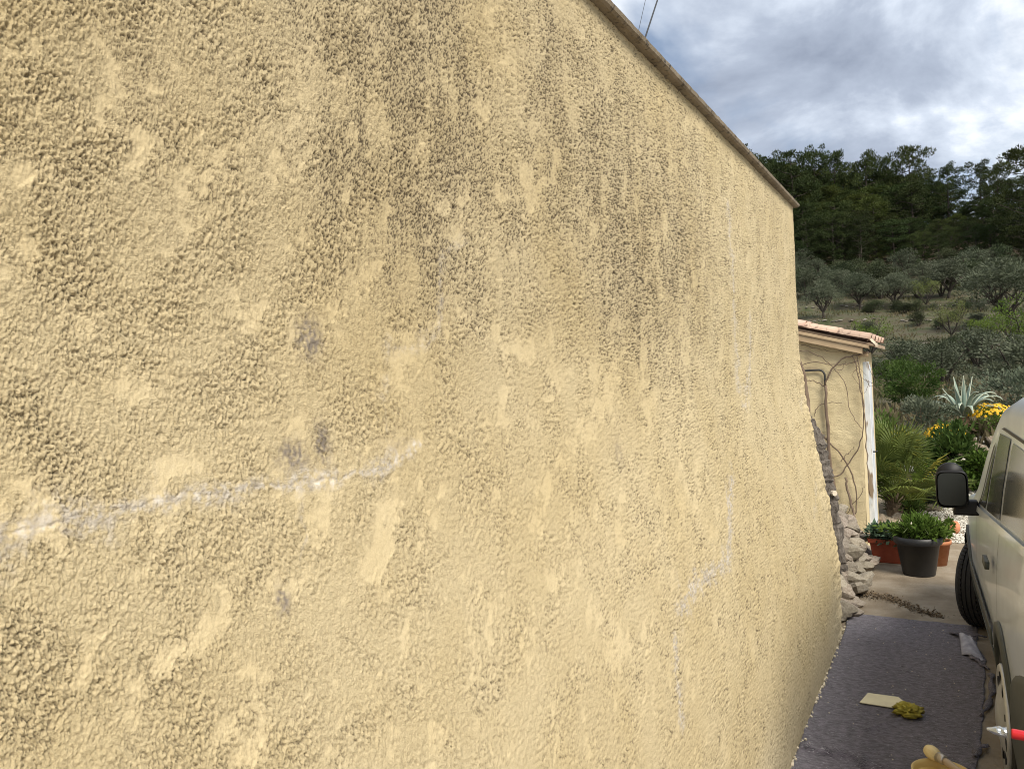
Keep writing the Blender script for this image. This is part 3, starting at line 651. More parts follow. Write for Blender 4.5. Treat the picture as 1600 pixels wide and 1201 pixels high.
# bucket of yellow paint with a round brush across it
PAINT = mat('yellow_paint', (.72, .52, .20), .35, (.66, .46, .16), 12, spec=.5)
bk = thing('paint_bucket', 'yellow plastic paint bucket standing on the felt, cut by the frame', 'bucket', (-.09, 3.70, .012))
MB().lathe([(.085, 0), (.088, .01), (.104, .20), (.110, .203), (.112, .222), (.106, .224), (.102, .21), (.10, .18)], 36, capt=False).build('shell', mat('bucket_plastic', (.68, .50, .20), .45, (.60, .43, .16), 6), bk, smooth=True)
MB().lathe([(.001, .192), (.101, .192)], 36, capb=False, capt=False).build('paint', PAINT, bk)
MB().tube([(.113 * math.cos(t), .113 * math.sin(t) - .01, .208 - .10 * math.sin(t) ** 2) for t in np.linspace(math.pi, 2 * math.pi, 15)], .003, 6).build('handle', mat('wire', (.4, .4, .4), .4, metallic=1), bk, smooth=True)
br = thing('round_brush', 'round paint brush with cream bristles resting across the paint bucket', 'brush', (-.10, 3.765, .262), 0)
br.scale = (.78, .78, .78)
br.rotation_euler = (0, R(4), R(-47))
MB().lathe([(.012, -.085), (.028, -.078), (.036, -.055), (.035, -.03), (.027, 0.0)], 20, axis='x').build('bristles', mat('bristle', (.72, .58, .30), .8, (.58, .44, .2), 40, 4, bump=.8, bscale=60, bdist=.004, stretch=(.1, 1, 1)), br, smooth=True)
MB().lathe([(.027, 0), (.026, .035), (.022, .045)], 20, axis='x').build('ferrule', mat('ferrule', (.45, .40, .33), .4, metallic=.7), br, smooth=True)
MB().lathe([(.018, .045), (.020, .07), (.014, .12), (.016, .19), (.008, .215)], 16, axis='x').build('handle', mat('brush_wood', (.46, .36, .24), .6, (.36, .27, .17), 20, stretch=(.2, 1, 1)), br, smooth=True)

# red-handled roller pole laid over a work stool behind the van
wood = mat('stool_wood', (.36, .25, .14), .7, (.28, .19, .10), 12, stretch=(.3, 1, 1))
stool = thing('work_stool', 'wooden work stool just outside the right edge carrying the red pole', 'stool', (.62, 2.78, 0))
MB().box((0, 0, .705), (.42, .34, .03)).build('seat', wood, stool, bevel=.004)
for sx in (-1, 1):
    for sy in (-1, 1): MB().box((sx * .17, sy * .13, .345), (.04, .04, .69)).build('leg', wood, stool, bevel=.003)
pole = thing('roller_pole', 'red pole with a crumpled silver tip at the right edge', 'pole', (.075, 2.935, .737))
pole.rotation_euler = (0, R(.6), R(-6.0))
MB().lathe([(.0145, .055), (.0155, .06), (.0155, .62), (.014, .63)], 18, axis='x').build('shaft', mat('red_enamel', (.50, .012, .018), .3, (.42, .01, .015), 8, coat=.4), pole, smooth=True)
tip = MB(); P = []
for i in range(11):
    t = i / 10; r = .0148 * min(1, .25 + 1.3 * t) ; P.append([(.055 * t - .012, math.cos(a) * r * (1 + .22 * float(perlin(t * 5, a * 2, 3))), math.sin(a) * r * (1 + .25 * float(perlin(t * 4 + 9, a * 2.2, 5)))) for a in np.linspace(0, 2 * math.pi, 16, endpoint=False)])
tip.grid(P, True); tip.f.append(tuple(range(15, -1, -1))); tip.build('foil_tip', mat('crumpled_foil', (.62, .66, .70), .28, (.42, .46, .50), 60, metallic=.9, bump=.6, bscale=130, bdist=.004), pole)

# ------------------------------------------------------------------ potted plants
LEAFM = {}
def leafmat(name, c1, c2, tr=.25, sc=3.0, rnd=.12, rough=.6):
    if name not in LEAFM: LEAFM[name] = mat(name, c1, rough, c2, sc, 3, .35, .65, trans=tr, objrand=rnd, spec=.12)
    return LEAFM[name]
def leaf_quads(C, N, T, ln, wd, fold=.25):
    """leaf-shaped faces (6 verts, 2 quads folded on the midrib): C base, T direction, N rough normal"""
    C = np.asarray(C, float); T = T / np.linalg.norm(T, axis=1)[:, None]
    B = np.cross(N, T); B /= np.maximum(np.linalg.norm(B, axis=1)[:, None], 1e-6); Nn = np.cross(T, B)
    ln = np.asarray(ln)[:, None]; wd = np.asarray(wd)[:, None]
    v0 = C; v3 = C + T * ln
    v1 = C + T * ln * .40 + B * wd * .5 + Nn * wd * fold; v5 = C + T * ln * .40 - B * wd * .5 + Nn * wd * fold
    V = np.stack([v0, v1, v3, v5], 1).reshape(-1, 3); n = len(C); i = np.arange(n)[:, None] * 4
    return V, i + np.array([[0, 1, 2, 3]])
def rand_unit(n, r): v = r.normal(size=(n, 3)); return v / np.linalg.norm(v, axis=1)[:, None]
def leafy(name, material, parent, n, centre, radii, ln, wd, seed, up_=.5, shell=.35, clumps=0, cr=.3, loc=None):
    """many small leaves through an ellipsoid volume, optionally gathered in clumps, facing outward and up"""
    r = np.random.default_rng(seed); d = rand_unit(n, r); rad = (shell + (1 - shell) * r.random(n)) ** .6
    P = d * rad[:, None]
    if clumps:
        cd_ = rand_unit(clumps, r) * (.35 + .6 * r.random(clumps))[:, None]; k = r.integers(0, clumps, n)
        P = cd_[k] + d * rad[:, None] * cr * (.6 + .8 * r.random(clumps))[k][:, None]
    P = P * np.array(radii) + np.array(centre)
    out_ = (P - np.array(centre)) / np.array(radii); out_ /= np.maximum(np.linalg.norm(out_, axis=1)[:, None], .2)
    T = out_ + .9 * rand_unit(n, r) + np.array([0, 0, up_]); N = rand_unit(n, r) + np.array([0, 0, .8])
    V, F = leaf_quads(P, N, T, ln * r.uniform(.6, 1.25, n), wd * r.uniform(.6, 1.25, n))
    return link(name, fast_mesh(name, V, F), material, parent, loc)
soil = mat('potting_soil', (.05, .035, .022), .98, (.08, .06, .04), 40, bump=.8, bscale=80, bdist=.01)
G1 = leafmat('fresh_leaf', (.065, .12, .02), (.135, .21, .04), .32)
G2 = leafmat('dark_leaf', (.032, .060, .013), (.075, .115, .026), .3)
pot = thing('black_pot', 'large black plastic pot of small-leaved green shrub on the drive', 'potted plant', (-.305, 8.17, 0))
MB().lathe([(.133, 0), (.137, .01), (.180, .285), (.198, .288), (.203, .295), (.207, .352), (.196, .356), (.19, .335)], 40, capt=False).build('pot', mat('black_plastic', (.016, .016, .017), .45, (.022, .022, .022), 10, spec=.4), pot, smooth=True)
MB().lathe([(.001, .33), (.192, .33)], 30, capb=False, capt=False).build('soil', soil, pot)
fo = leafy('foliage', G1, pot, 1500, (0, 0, .405), (.25, .24, .10), .058, .027, 5, .8, .2, 34, .40)
for k in range(12):
    a = k * .52; MB().tube([(.05 * math.cos(a), .05 * math.sin(a), .33), (.14 * math.cos(a), .14 * math.sin(a), .44), (.20 * math.cos(a), .20 * math.sin(a), .44 + .04 * math.sin(k * 3))], .004, 5).build('stem', mat('green_stem', (.07, .09, .03), .7) if k == 0 else bpy.data.materials['green_stem'], pot)
leafy('side_sprig', G1, pot, 90, (.26, .02, .44), (.04, .04, .07), .04, .02, 6, .6)
tb = thing('terracotta_trough', 'terracotta coloured trough of succulents left of the black pot', 'planter', (-.575, 8.62, 0), R(-8))
TER = mat('terracotta', (.30, .058, .026), .6, (.37, .085, .040), 9, 5, bump=.15)
def frust(w0, d0, w1, d1, z0, z1): return [(-w0, -d0, z0), (w0, -d0, z0), (w0, d0, z0), (-w0, d0, z0), (-w1, -d1, z1), (w1, -d1, z1), (w1, d1, z1), (-w1, d1, z1)]
BF = [(0, 3, 2, 1), (0, 1, 5, 4), (1, 2, 6, 5), (2, 3, 7, 6), (3, 0, 4, 7)]
MB().add(frust(.13, .085, .155, .105, 0, .19), BF).add(frust(.168, .118, .172, .122, .188, .235), BF).build('trough', TER, tb, bevel=.008)
MB().box((0, 0, .222), (.31, .21, .01)).build('soil', soil, tb)
leafy('succulents', leafmat('grey_succulent', (.09, .13, .09), (.05, .10, .045), .15), tb, 420, (0, -.02, .27), (.20, .13, .085), .075, .038, 8, .5, .2)
leafy('dark_leaves', G2, tb, 260, (.04, 0, .31), (.15, .10, .06), .05, .025, 9, .6, .2)
tp = thing('terracotta_pot', 'small terracotta pot half hidden behind the black pot', 'pot', (-.17, 8.62, 0))
MB().lathe([(.09, 0), (.125, .20), (.135, .20), (.137, .235), (.128, .236), (.12, .21)], 30, capt=False).build('pot', mat('orange_clay', (.34, .12, .05), .8, (.42, .18, .085), 9), tp, smooth=True)
MB().lathe([(.001, .205), (.121, .205)], 24, capb=False, capt=False).build('soil', soil, tp)
leafy('foliage', G2, tp, 240, (0, .02, .30), (.13, .12, .08), .05, .024, 12, .5, .2)
# dry leaf litter swept across the drive
r7 = np.random.default_rng(5); n = 900; t = r7.random(n); X = -.78 + .66 * t + r7.normal(0, .03, n); Y = 7.22 + .12 * np.sin(t * 5) - .28 * t + r7.normal(0, .055, n) * (1.1 - .6 * t)
V, F = leaf_quads(np.stack([X, Y, .006 + .02 * r7.random(n) * np.exp(-((Y - 7.22) / .15) ** 2)], -1), rand_unit(n, r7) + np.array([0, 0, 1.2]), rand_unit(n, r7) * np.array([1, 1, .35]), r7.uniform(.012, .04, n), r7.uniform(.005, .014, n))
tag(link('leaf_litter', fast_mesh('leaf_litter', V, F), mat('dry_litter', (.20, .145, .085), .95, (.10, .065, .035), 30, 3)), 'line of dry brown leaf litter across the drive before the pots', 'leaf litter', kind='stuff')
# ------------------------------------------------------------------ parked van, nose away from the camera
van = thing('parked_van', 'pale grey-beige van parked with its nose away on the right edge', 'van', (1.063, 3.05, 0), R(2.0))
PAINTV = mat('van_paint', (.76, .83, .91), .30, (.68, .745, .82), 6, 6, metallic=.30, coat=.5, spec=.5, bump=.02, bscale=400, bdist=.001)
GLASS = mat('van_glass', (.05, .055, .052), .12, (.085, .088, .08), 5, 5, spec=.5, coat=.0)
PLAST = mat('van_plastic', (.052, .058, .052), .55, (.04, .045, .04), 20, bump=.15, bscale=300, bdist=.001)
BLACK = mat('van_black', (.012, .012, .013), .5, spec=.25)
RUB = mat('tyre_rubber', (.018, .018, .018), .85, (.03, .028, .025), 15, bump=.2, bscale=90, bdist=.003)
SW = [0, .03, .08, .22, .5, 3.2, 3.7, 4.05, 4.28, 4.40, 4.45]; WW = [.775, .815, .842, .858, .862, .862, .850, .815, .755, .68, .60]
SH = [0, .05, .14, .35, 1.0, 1.65, 1.95, 2.10, 2.55, 2.95, 3.05, 3.7, 4.1, 4.3, 4.40, 4.45]; HH = [1.70, 1.74, 1.775, 1.80, 1.81, 1.80, 1.76, 1.69, 1.385, 1.115, 1.085, 1.00, .93, .86, .77, .66]
IZ = [.18, .24, .34, .50, .70, .90, 1.02, 1.10, 1.30, 1.50, 1.60]; II = [.11, .06, .028, .010, 0, .006, .014, .026, .052, .086, .108]
NS, NR = 26, 12
def van_pt(s, q, off=0.0):
    """point of the left body side: q 0..1 up the flank, 1..2 over the shoulder to the centre line"""
    w = float(np.interp(s, SW, WW)); H = float(np.interp(s, SH, HH)); e = .22 if H > 1.3 else .10 + .12 * max(0, (H - 1.1) / .2) if H > 1.1 else .10
    zt = H - e
    if q <= 1: z = .20 + (zt - .20) * q; x = w - float(np.interp(z, IZ, II)); nx, nz_ = 1.0, .15
    else:
        t = (q - 1) * math.pi / 2; x0 = w - float(np.interp(zt, IZ, II)); x = x0 * max(math.cos(t), 0) ** .667; z = zt + e * math.sin(t) ** .667; nx, nz_ = math.cos(t), math.sin(t)
    return (-(x + off * nx), s, z + off * nz_)
def van_q(s, z):
    H = float(np.interp(s, SH, HH)); e = .22 if H > 1.3 else .10 + .12 * max(0, (H - 1.1) / .2) if H > 1.1 else .10
    return (z - .20) / (H - e - .20)
RWS, FWS, WZ, WR = 1.15, 3.67, .312, .312
def build_van():
    st = sorted(set([round(v, 3) for v in list(np.linspace(0, .3, 13)) + list(np.linspace(.3, 4.2, 190)) + list(np.linspace(4.2, 4.45, 14))]))
    qs = list(np.linspace(0, 1, NS + 1)) + list(np.linspace(1, 2, NR + 1))[1:]
    rows = []
    for s in st:
        Lp = [van_pt(s, q) for q in qs]; rows.append(Lp + [(-p[0], p[1], p[2]) for p in Lp[-2::-1]])
    mb = MB(); k = len(rows[0]); vs = [p for r in rows for p in r]; fs = []
    for i in range(len(rows) - 1):
        for j in range(k - 1):
            c = [i * k + j, (i + 1) * k + j, (i + 1) * k + j + 1, i * k + j + 1]; m_ = [sum(vs[a][t] for a in c) / 4 for t in range(3)]
            if any(math.hypot(m_[1] - ws, m_[2] - WZ) < .365 for ws in (RWS, FWS)) and abs(m_[0]) > .6: continue
            fs.append(tuple(c))
    fs.append(tuple(range(k))); fs.append(tuple((len(rows) - 1) * k + j for j in range(k - 1, -1, -1)))
    fs += [(i * k, i * k + k - 1, (i + 1) * k + k - 1, (i + 1) * k) for i in range(len(rows) - 1)]
    mb.add(vs, fs); mb.build('body', PAINTV, van, smooth=True)
    def patch(name, mt, edge0, edge1, z0, z1, off, n=16, m_=8, side=-1, par=van, thick=.0):
        P = []
        for i in range(n + 1):
            t = i / n; row = []
            for j in range(m_ + 1):
                v = j / m_; s0, s1 = edge0(v), edge1(v); s = s0 + (s1 - s0) * t; z = z0(s) + (z1(s) - z0(s)) * v
                p = van_pt(s, min(van_q(s, z), .999), off); row.append(p if side < 0 else (-p[0], p[1], p[2]))
            P.append(row)
        q = MB(); q.grid(P); o = q.build(name, mt, par, smooth=True)
        if thick: so = o.modifiers.new('t', 'SOLIDIFY'); so.thickness = thick; so.offset = 0
        return o
    C = lambda v: (lambda s: v)
    belt = lambda s: float(np.interp(s, [0, .3, 1.9, 2.6], [1.25, 1.235, 1.10, 1.045])) + .012
    for sd in (-1, 1):
        patch('side_window', GLASS, lambda v: .42 + .03 * v, lambda v: 1.28 - .02 * v, belt, C(1.53), .004, side=sd)
        patch('door_window', GLASS, lambda v: 1.37, lambda v: 2.02 - .17 * v, belt, lambda s: float(np.interp(s, [1.3, 1.85, 2.05], [1.54, 1.53, 1.44])), .004, side=sd)
        patch('quarter_window', GLASS, lambda v: 2.10 - .16 * v, lambda v: 2.50 - .56 * v, belt, lambda s: float(np.interp(s, [1.9, 2.1, 2.5], [1.47, 1.40, 1.12])), .004, side=sd, n=10)
        patch('pillar_trim', BLACK, lambda v: 2.50 - .56 * v, lambda v: 2.60 - .56 * v, lambda s: belt(s) - .02, lambda s: float(np.interp(s, [1.9, 2.1, 2.6], [1.49, 1.42, 1.08])), .007, side=sd, n=4)
        patch('shoulder_highlight', PAINTV, lambda v: .10, lambda v: 2.62, lambda s: belt(s) - .050, lambda s: belt(s) - .014, .013, n=40, m_=4, side=sd)  # added raised strip, stands in for the bright reflection along the shoulder
        patch('door_gap', BLACK, lambda v: 1.315, lambda v: 1.323, C(.40), C(1.50), .003, n=2, side=sd)
        patch('door_gap', BLACK, lambda v: 2.62, lambda v: 2.628, C(.40), C(1.02), .003, n=2, side=sd)
        patch('rub_strip', PLAST, lambda v: 1.58, lambda v: 3.22, C(.50), C(.575), .016, n=30, m_=4, side=sd, thick=.006)
        patch('sill_cover', PLAST, lambda v: 1.56, lambda v: 3.26, C(.205), C(.30), .010, n=30, m_=4, side=sd, thick=.006)
        patch('roof_gutter', BLACK, lambda v: .25, lambda v: 1.95, C(1.555), C(1.568), .004, n=30, m_=2, side=sd)
        h = patch('door_handle', PLAST, lambda v: 1.45, lambda v: 1.62, C(.90), C(.935), .030, n=8, m_=3, side=sd, thick=.02)
    # windscreen and rear window
    P = [[van_pt(s, q, .004) for q in np.linspace(1.22, 2, 10)] for s in np.linspace(2.04, 2.90, 12)]
    q = MB(); q.grid([r + [(-p[0], p[1], p[2]) for p in r[-2::-1]] for r in P]); q.build('windscreen', GLASS, van, smooth=True)
    MB().box((0, -.006, 1.36), (1.24, .010, .46)).build('rear_window', GLASS, van, bevel=.03)
    # wheel-arch lips, liners
    for ws in (RWS, FWS):
        for sd in (-1, 1):
            P = []
            for i in range(29):
                a = -.42 + (math.pi + .84) * i / 28; row = []
                for (rr, of) in ((.352, -.05), (.352, .012), (.362, .020), (.408, .016), (.415, .002)):
                    s = ws + rr * math.cos(a); z = max(.20, WZ + rr * math.sin(a)); p = van_pt(s, max(0, van_q(s, z)), of); row.append((sd * -p[0], p[1], p[2]))
                P.append(row)
            q = MB(); q.grid(P); q.build('arch_trim', PLAST, van, smooth=True)
            q = MB(); q.grid([[(sd * x, ws + .37 * math.cos(a), WZ + .37 * math.sin(a)) for x in (.83, .52)] for a in np.linspace(-.3, math.pi + .3, 20)])
            q.build('arch_liner', BLACK, van, smooth=True)
    # rear bumper wrapping the corner, rising to the tail
    path = [(-.868, .775), (-.872, .60), (-.874, .40), (-.868, .22), (-.850, .08), (-.81, -.01), (-.74, -.06), (-.62, -.085), (-.3, -.10), (0, -.105)]
    path = path + [(-x, y) for x, y in path[-2::-1]]
    P = []
    for i, (x, y) in enumerate(path):
        t = min(1, max(0, (.775 - y) / .75)); zt = .62 + .24 * t ** .8
        P.append([(x * .93, y * 1.0 + .03 * (y < .1), .22), (x * .985, y, .26), (x, y, .36), (x * 1.002, y - .004 * (y < .1), (zt + .36) / 2), (x * .998, y, zt - .03), (x * .985, y + .01 * (y < .1), zt), (x * .95, y + .05 * (y < .1), zt + .004)])
    q = MB(); q.grid(P); q.build('rear_bumper', PLAST, van, smooth=True)
    q = MB(); pth = [(-.862, 4.02), (-.835, 4.2), (-.775, 4.36), (-.66, 4.47), (-.4, 4.53), (0, 4.55)]; pth += [(-x, y) for x, y in pth[-2::-1]]
    q.grid([[(x * .95, y - .04, .2), (x, y, .28), (x * 1.005, y + .005, .45), (x, y, .60), (x * .95, y - .05, .63)] for x, y in pth]); q.build('front_bumper', PLAST, van, smooth=True)
    for sd in (-1, 1):
        MB().box((sd * .735, -.002, 1.12), (.13, .05, .34)).build('tail_lamp', mat('tail_red', (.35, .012, .015), .15, coat=1) if sd < 0 else bpy.data.materials['tail_red'], van, bevel=.02)
        MB().box((sd * .60, 4.42, .78), (.26, .14, .14)).build('headlamp', mat('lamp_glass', (.65, .66, .66), .1, coat=1) if sd < 0 else bpy.data.materials['lamp_glass'], van, bevel=.03)
    MB().box((0, -.113, .50), (.52, .012, .115)).build('number_plate', mat('plate_white', (.75, .75, .72), .4), van, bevel=.004)
    # wheels
    hub = mat('wheel_cover', (.60, .60, .58), .34, (.48, .48, .46), 14, 5, metallic=.35, bump=.1, bscale=60, bdist=.002)
    def wheel(sd, s, steer):
        w = bpy.data.objects.new('wheel', None); COL.objects.link(w); w.parent = van; w.location = (sd * .762, s, WZ); w.rotation_euler = (0, 0, steer)
        pr = [(.20, .085), (.225, .096), (.27, .100), (.293, .092), (.306, .076), (.311, .066), (.311, .052), (.300, .050), (.300, .044), (.312, .042), (.312, .022), (.301, .020), (.301, .014), (.312, .012), (.312, -.012), (.301, -.014), (.301, -.020), (.312, -.022), (.312, -.042), (.300, -.044), (.300, -.05), (.311, -.052), (.311, -.066), (.306, -.076), (.293, -.092), (.27, -.1), (.225, -.096), (.20, -.085)]
        pr = [(r, sd * x) for r, x in pr]
        MB().lathe(pr, 56, axis='x', capb=False, capt=False).build('tyre', RUB, w, smooth=False)
        # transverse sipes
        q = MB()
        for k in range(56):
            a = 2 * math.pi * (k + .5) / 56
            for xx in (-.059, .059): q.box((xx, .3118 * math.cos(a), .3118 * math.sin(a)), (.026, .006, .012), Matrix.Rotation(a, 3, 'X'))
        tag(q.build('tread_blocks', RUB, w), kind='stuff')
        MB().lathe([(.226, sd * .088), (.232, sd * .104), (.222, sd * .113), (.19, sd * .104), (.15, sd * .110), (.085, sd * .128), (.05, sd * .134), (.001, sd * .136)], 40, axis='x', capb=False, capt=False).build('wheel_cover', hub, w, smooth=True)
        for k in range(9):
            a = 2 * math.pi * k / 9; MB().box((sd * .1065, .165 * math.cos(a), .165 * math.sin(a)), (.012, .028, .060), Matrix.Rotation(a + math.pi / 2, 3, 'X')).build('cover_slot', BLACK, w)
        MB().lathe([(.20, -sd * .08), (.20, sd * .06)], 30, axis='x').build('rim_barrel', BLACK, w, smooth=True)
    for sd in (-1, 1):
        wheel(sd, RWS, 0); wheel(sd, FWS, R(-23))
    # door mirror
    mr = bpy.data.objects.new('door_mirror', None); COL.objects.link(mr); mr.parent = van; mr.location = (-.985, 2.50, 1.15)
    def rbox(w, h, d0, d1, n=28, ex=5.0, dz=0):
        P = []
        for (sc, y) in ((.55, d1), (.85, d1 * .86), (.97, d1 * .55), (1.0, d0 + .02), (1.0, d0), (.93, d0 - .004)):
            P.append([(w / 2 * sc * (1 if math.cos(a) > 0 else -1) * abs(math.cos(a)) ** (2 / ex), y, dz + h / 2 * sc * (1 if math.sin(a) > 0 else -1) * abs(math.sin(a)) ** (2 / ex)) for a in np.linspace(0, 2 * math.pi, n, endpoint=False)])
        q = MB(); q.grid(P, True); q.f.append(tuple(range(n))); return q
    rbox(.175, .225, -.03, .085).build('housing', BLACK, mr, smooth=True)
    q = MB(); q.lathe([(.07, -.02), (.075, .0), (.06, .06), (.02, .08)], 20); o = q.build('housing_cap', BLACK, mr, smooth=True); o.rotation_euler = (R(-90), 0, 0); o.location = (-.005, .0, .085); 
    n = 28; q = MB(); q.add([(.150 / 2 * (1 if math.cos(a) > 0 else -1) * abs(math.cos(a)) ** .4, -.032, .196 / 2 * (1 if math.sin(a) > 0 else -1) * abs(math.sin(a)) ** .4) for a in np.linspace(0, 2 * math.pi, n, endpoint=False)], [tuple(range(n))])
    q.build('mirror_glass', mat('mirror_glass', (.030, .034, .033), .10, spec=.15), mr)  # dark base colour stands in for a dark reflection
    MB().add(frust(.075, .045, .06, .035, -.16, -.07), BF + [(4, 5, 6, 7)]).build('mirror_foot', BLACK, mr, bevel=.012).location = (.075, .03, 0)
build_van()
# ------------------------------------------------------------------ garden beds beyond the drive
# white gravel
def gravel(name, n, xr, yr, smin, smax, material, label, seed, keep=None):
    r = np.random.default_rng(seed); X = r.uniform(*xr, n); Y = r.uniform(*yr, n)
    if keep is not None: k = keep(X, Y); X, Y = X[k], Y[k]
    n = len(X); S = r.uniform(smin, smax, n); Zc = terrain(X, Y) + S * .2
    O = np.array([(1, 0, 0), (0, 1, 0), (-1, 0, 0), (0, -1, 0), (0, 0, .75), (0, 0, -.6)]); Fq = np.array([(0, 1, 4), (1, 2, 4), (2, 3, 4), (3, 0, 4), (1, 0, 5), (2, 1, 5), (3, 2, 5), (0, 3, 5)])
    a = r.uniform(0, 6.28, n); c, s = np.cos(a), np.sin(a)
    V = O[None] * S[:, None, None] * r.uniform(.7, 1.3, (n, 6, 1)) * np.stack([r.uniform(.8, 1.3, n), r.uniform(.6, 1, n), r.uniform(.6, .9, n)], -1)[:, None, :]
    V = np.stack([V[..., 0] * c[:, None] - V[..., 1] * s[:, None] + X[:, None], V[..., 0] * s[:, None] + V[..., 1] * c[:, None] + Y[:, None], V[..., 2] + Zc[:, None]], -1).reshape(-1, 3)
    F = (np.arange(n)[:, None, None] * 6 + Fq[None]).reshape(-1, 3)
    return tag(link(name, fast_mesh(name, V, F), material), label, 'gravel', kind='stuff')
bed = lambda X, Y: (X > np.interp(Y, [9.7, 10.4, 11.4, 12.4, 13.4], [-.25, -.52, -.47, -.36, -.1]) + .08 * perlin(X * 4, Y * 4, 3)) & (X < 3)
GRV = mat('white_gravel', (.58, .55, .48), .9, (.42, .39, .33), 9, 4, .3, .7, objrand=0)
gravel('white_gravel', 15000, (-.8, 2.6), (9.7, 13.3), .010, .028, GRV, 'pale gravel path running beyond the drive towards the garden', 4, bed)
gravel('pale_stones', 2600, (-1.6, 2.6), (12.6, 15.5), .02, .06, GRV, 'pale chippings between the plants of the raised bed', 5, lambda X, Y: perlin(X * 1.7, Y * 1.7, 31) > .0)
# border rocks
ROCK = mat('ochre_rock', (.34, .26, .165), .95, (.46, .40, .31), 5, 6, .3, .7, bump=1, bscale=25, bdist=.03, objrand=.2, col3=(.2, .15, .1), scale3=8, lo3=.58, hi3=.7)
RM = [stone_mesh('rock', 300 + k, 9) for k in range(6)]
for me_ in RM: me_.materials.append(ROCK)
rocks = [(-.72, 10.35, .10, .06), (-.80, 10.55, .13, .10), (-.63, 10.30, .12, .05), (-.70, 10.62, .10, .06), (-.50, 10.42, .085, .04), (-.60, 10.95, .10, .06), (-.43, 11.8, .13, .10), (-.27, 11.75, .085, .05), (-.30, 12.1, .10, .08), (-.18, 12.25, .13, .10), (-.42, 12.3, .12, .2),
         (-.10, 12.55, .11, .10), (.02, 12.75, .14, .12), (.16, 13.0, .13, .2), (.45, 13.2, .15, .22), (.62, 13.5, .16, .3), (.80, 13.2, .14, .2), (-.86, 10.2, .09, .06), (-.77, 10.75, .10, .06), (.30, 14.3, .15, .6), (.62, 14.6, .17, .65), (.5, 14.2, .12, .55)]
r8 = random.Random(8)
for k, (x, y, s, z) in enumerate(rocks):
    z = float(terrain(x, y)) + s * .35 if z < .12 or y > 12 else z
    o = link('border_rock', RM[k % 6], None, None, (x, y, z), (r8.uniform(-.3, .3), r8.uniform(-.3, .3), r8.uniform(0, 6)), (s * 1.2, s, s))
    if k in (6,): tag(o, 'rounded ochre boulder beside the grey lavender mound', 'rock', kind='thing')
    elif k == 3: tag(o, 'big tan rock at the foot of the shed door', 'rock', kind='thing')
    else:
        w_ = 'by the shed door below the palm' if y < 11.2 else 'along the gravel edge past the lavender' if y < 12.65 else 'at the foot of the leafy shrubs' if y < 14 else 'around the foot of the agave'
        tag(o, 'ochre rock ' + w_, 'rock', 'rocks ' + w_, 'thing')

# fan palm
def fan_palm(root, n_leaf, seed, R0, H0):
    r = random.Random(seed); m1 = leafmat('palm_leaf', (.075, .11, .026), (.17, .20, .055), .27, 2.0, .0, .45)
    m2 = leafmat('palm_yellow', (.30, .25, .04), (.20, .21, .045), .25, 3.0, .0)
    for k in range(n_leaf):
        az = k * 2.399 + r.uniform(-.2, .2); el = R(r.uniform(4, 80)) if k > 5 else R(r.uniform(60, 86)); L_ = R0 * r.uniform(.75, 1.1) * (.75 + .25 * math.sin(el))
        d = Vector((math.cos(az) * math.cos(el), math.sin(az) * math.cos(el), math.sin(el)))
        base = Vector((math.cos(az) * .06, math.sin(az) * .06, H0 * r.uniform(.6, 1))); tipp = base + d * L_ * .62 - Vector((0, 0, .05 * math.cos(el)))
        side = d.cross(Vector((0, 0, 1))).normalized(); nrm = side.cross(d).normalized()
        q = MB(); q.tube([base, (base + tipp) / 2 + Vector((0, 0, .03)), tipp], [.010, .007, .006], 5)
        fan = r.uniform(.36, .52) * R0; nb = 23
        for b in range(nb):
            a = -1.75 + 3.5 * b / (nb - 1); rd = d * math.cos(a) + side * math.sin(a); ln = fan * (1 - .12 * abs(a)) * r.uniform(.88, 1.06)
            p1 = tipp + rd * ln * .55 + nrm * .02; p2 = tipp + rd * ln - Vector((0, 0, .05 * r.random() + .03)); wv = rd.cross(nrm).normalized() * .013
            q.add([tipp, p1 + wv, p2, p1 - wv, p1 + nrm * .008], [(0, 1, 4), (1, 2, 4), (2, 3, 4), (3, 0, 4)])
        q.build('palm_leaf', m2 if (k % 6 == 3 and el > R(28)) else m1, root)
    q = MB(); q.tube([(0, 0, -.05), (0, 0, H0)], [.11, .09], 10)
    for k in range(60):
        a = k * 2.399; z = H0 * k / 60; q.add([(.10 * math.cos(a), .10 * math.sin(a), z), (.13 * math.cos(a + .3), .13 * math.sin(a + .3), z + .08), (.10 * math.cos(a + .6), .10 * math.sin(a + .6), z)], [(0, 1, 2)])
    q.build('trunk', mat('palm_fibre' + str(seed), (.11, .08, .05), .95, (.2, .15, .1), 20), root)
pz = lambda x, y: float(terrain(x, y))
palm = thing('fan_palm', 'dark green fan palm growing beside the shed door', 'palm', (-.66, 11.3, pz(-.66, 11.3))); fan_palm(palm, 46, 3, 1.08, .26)
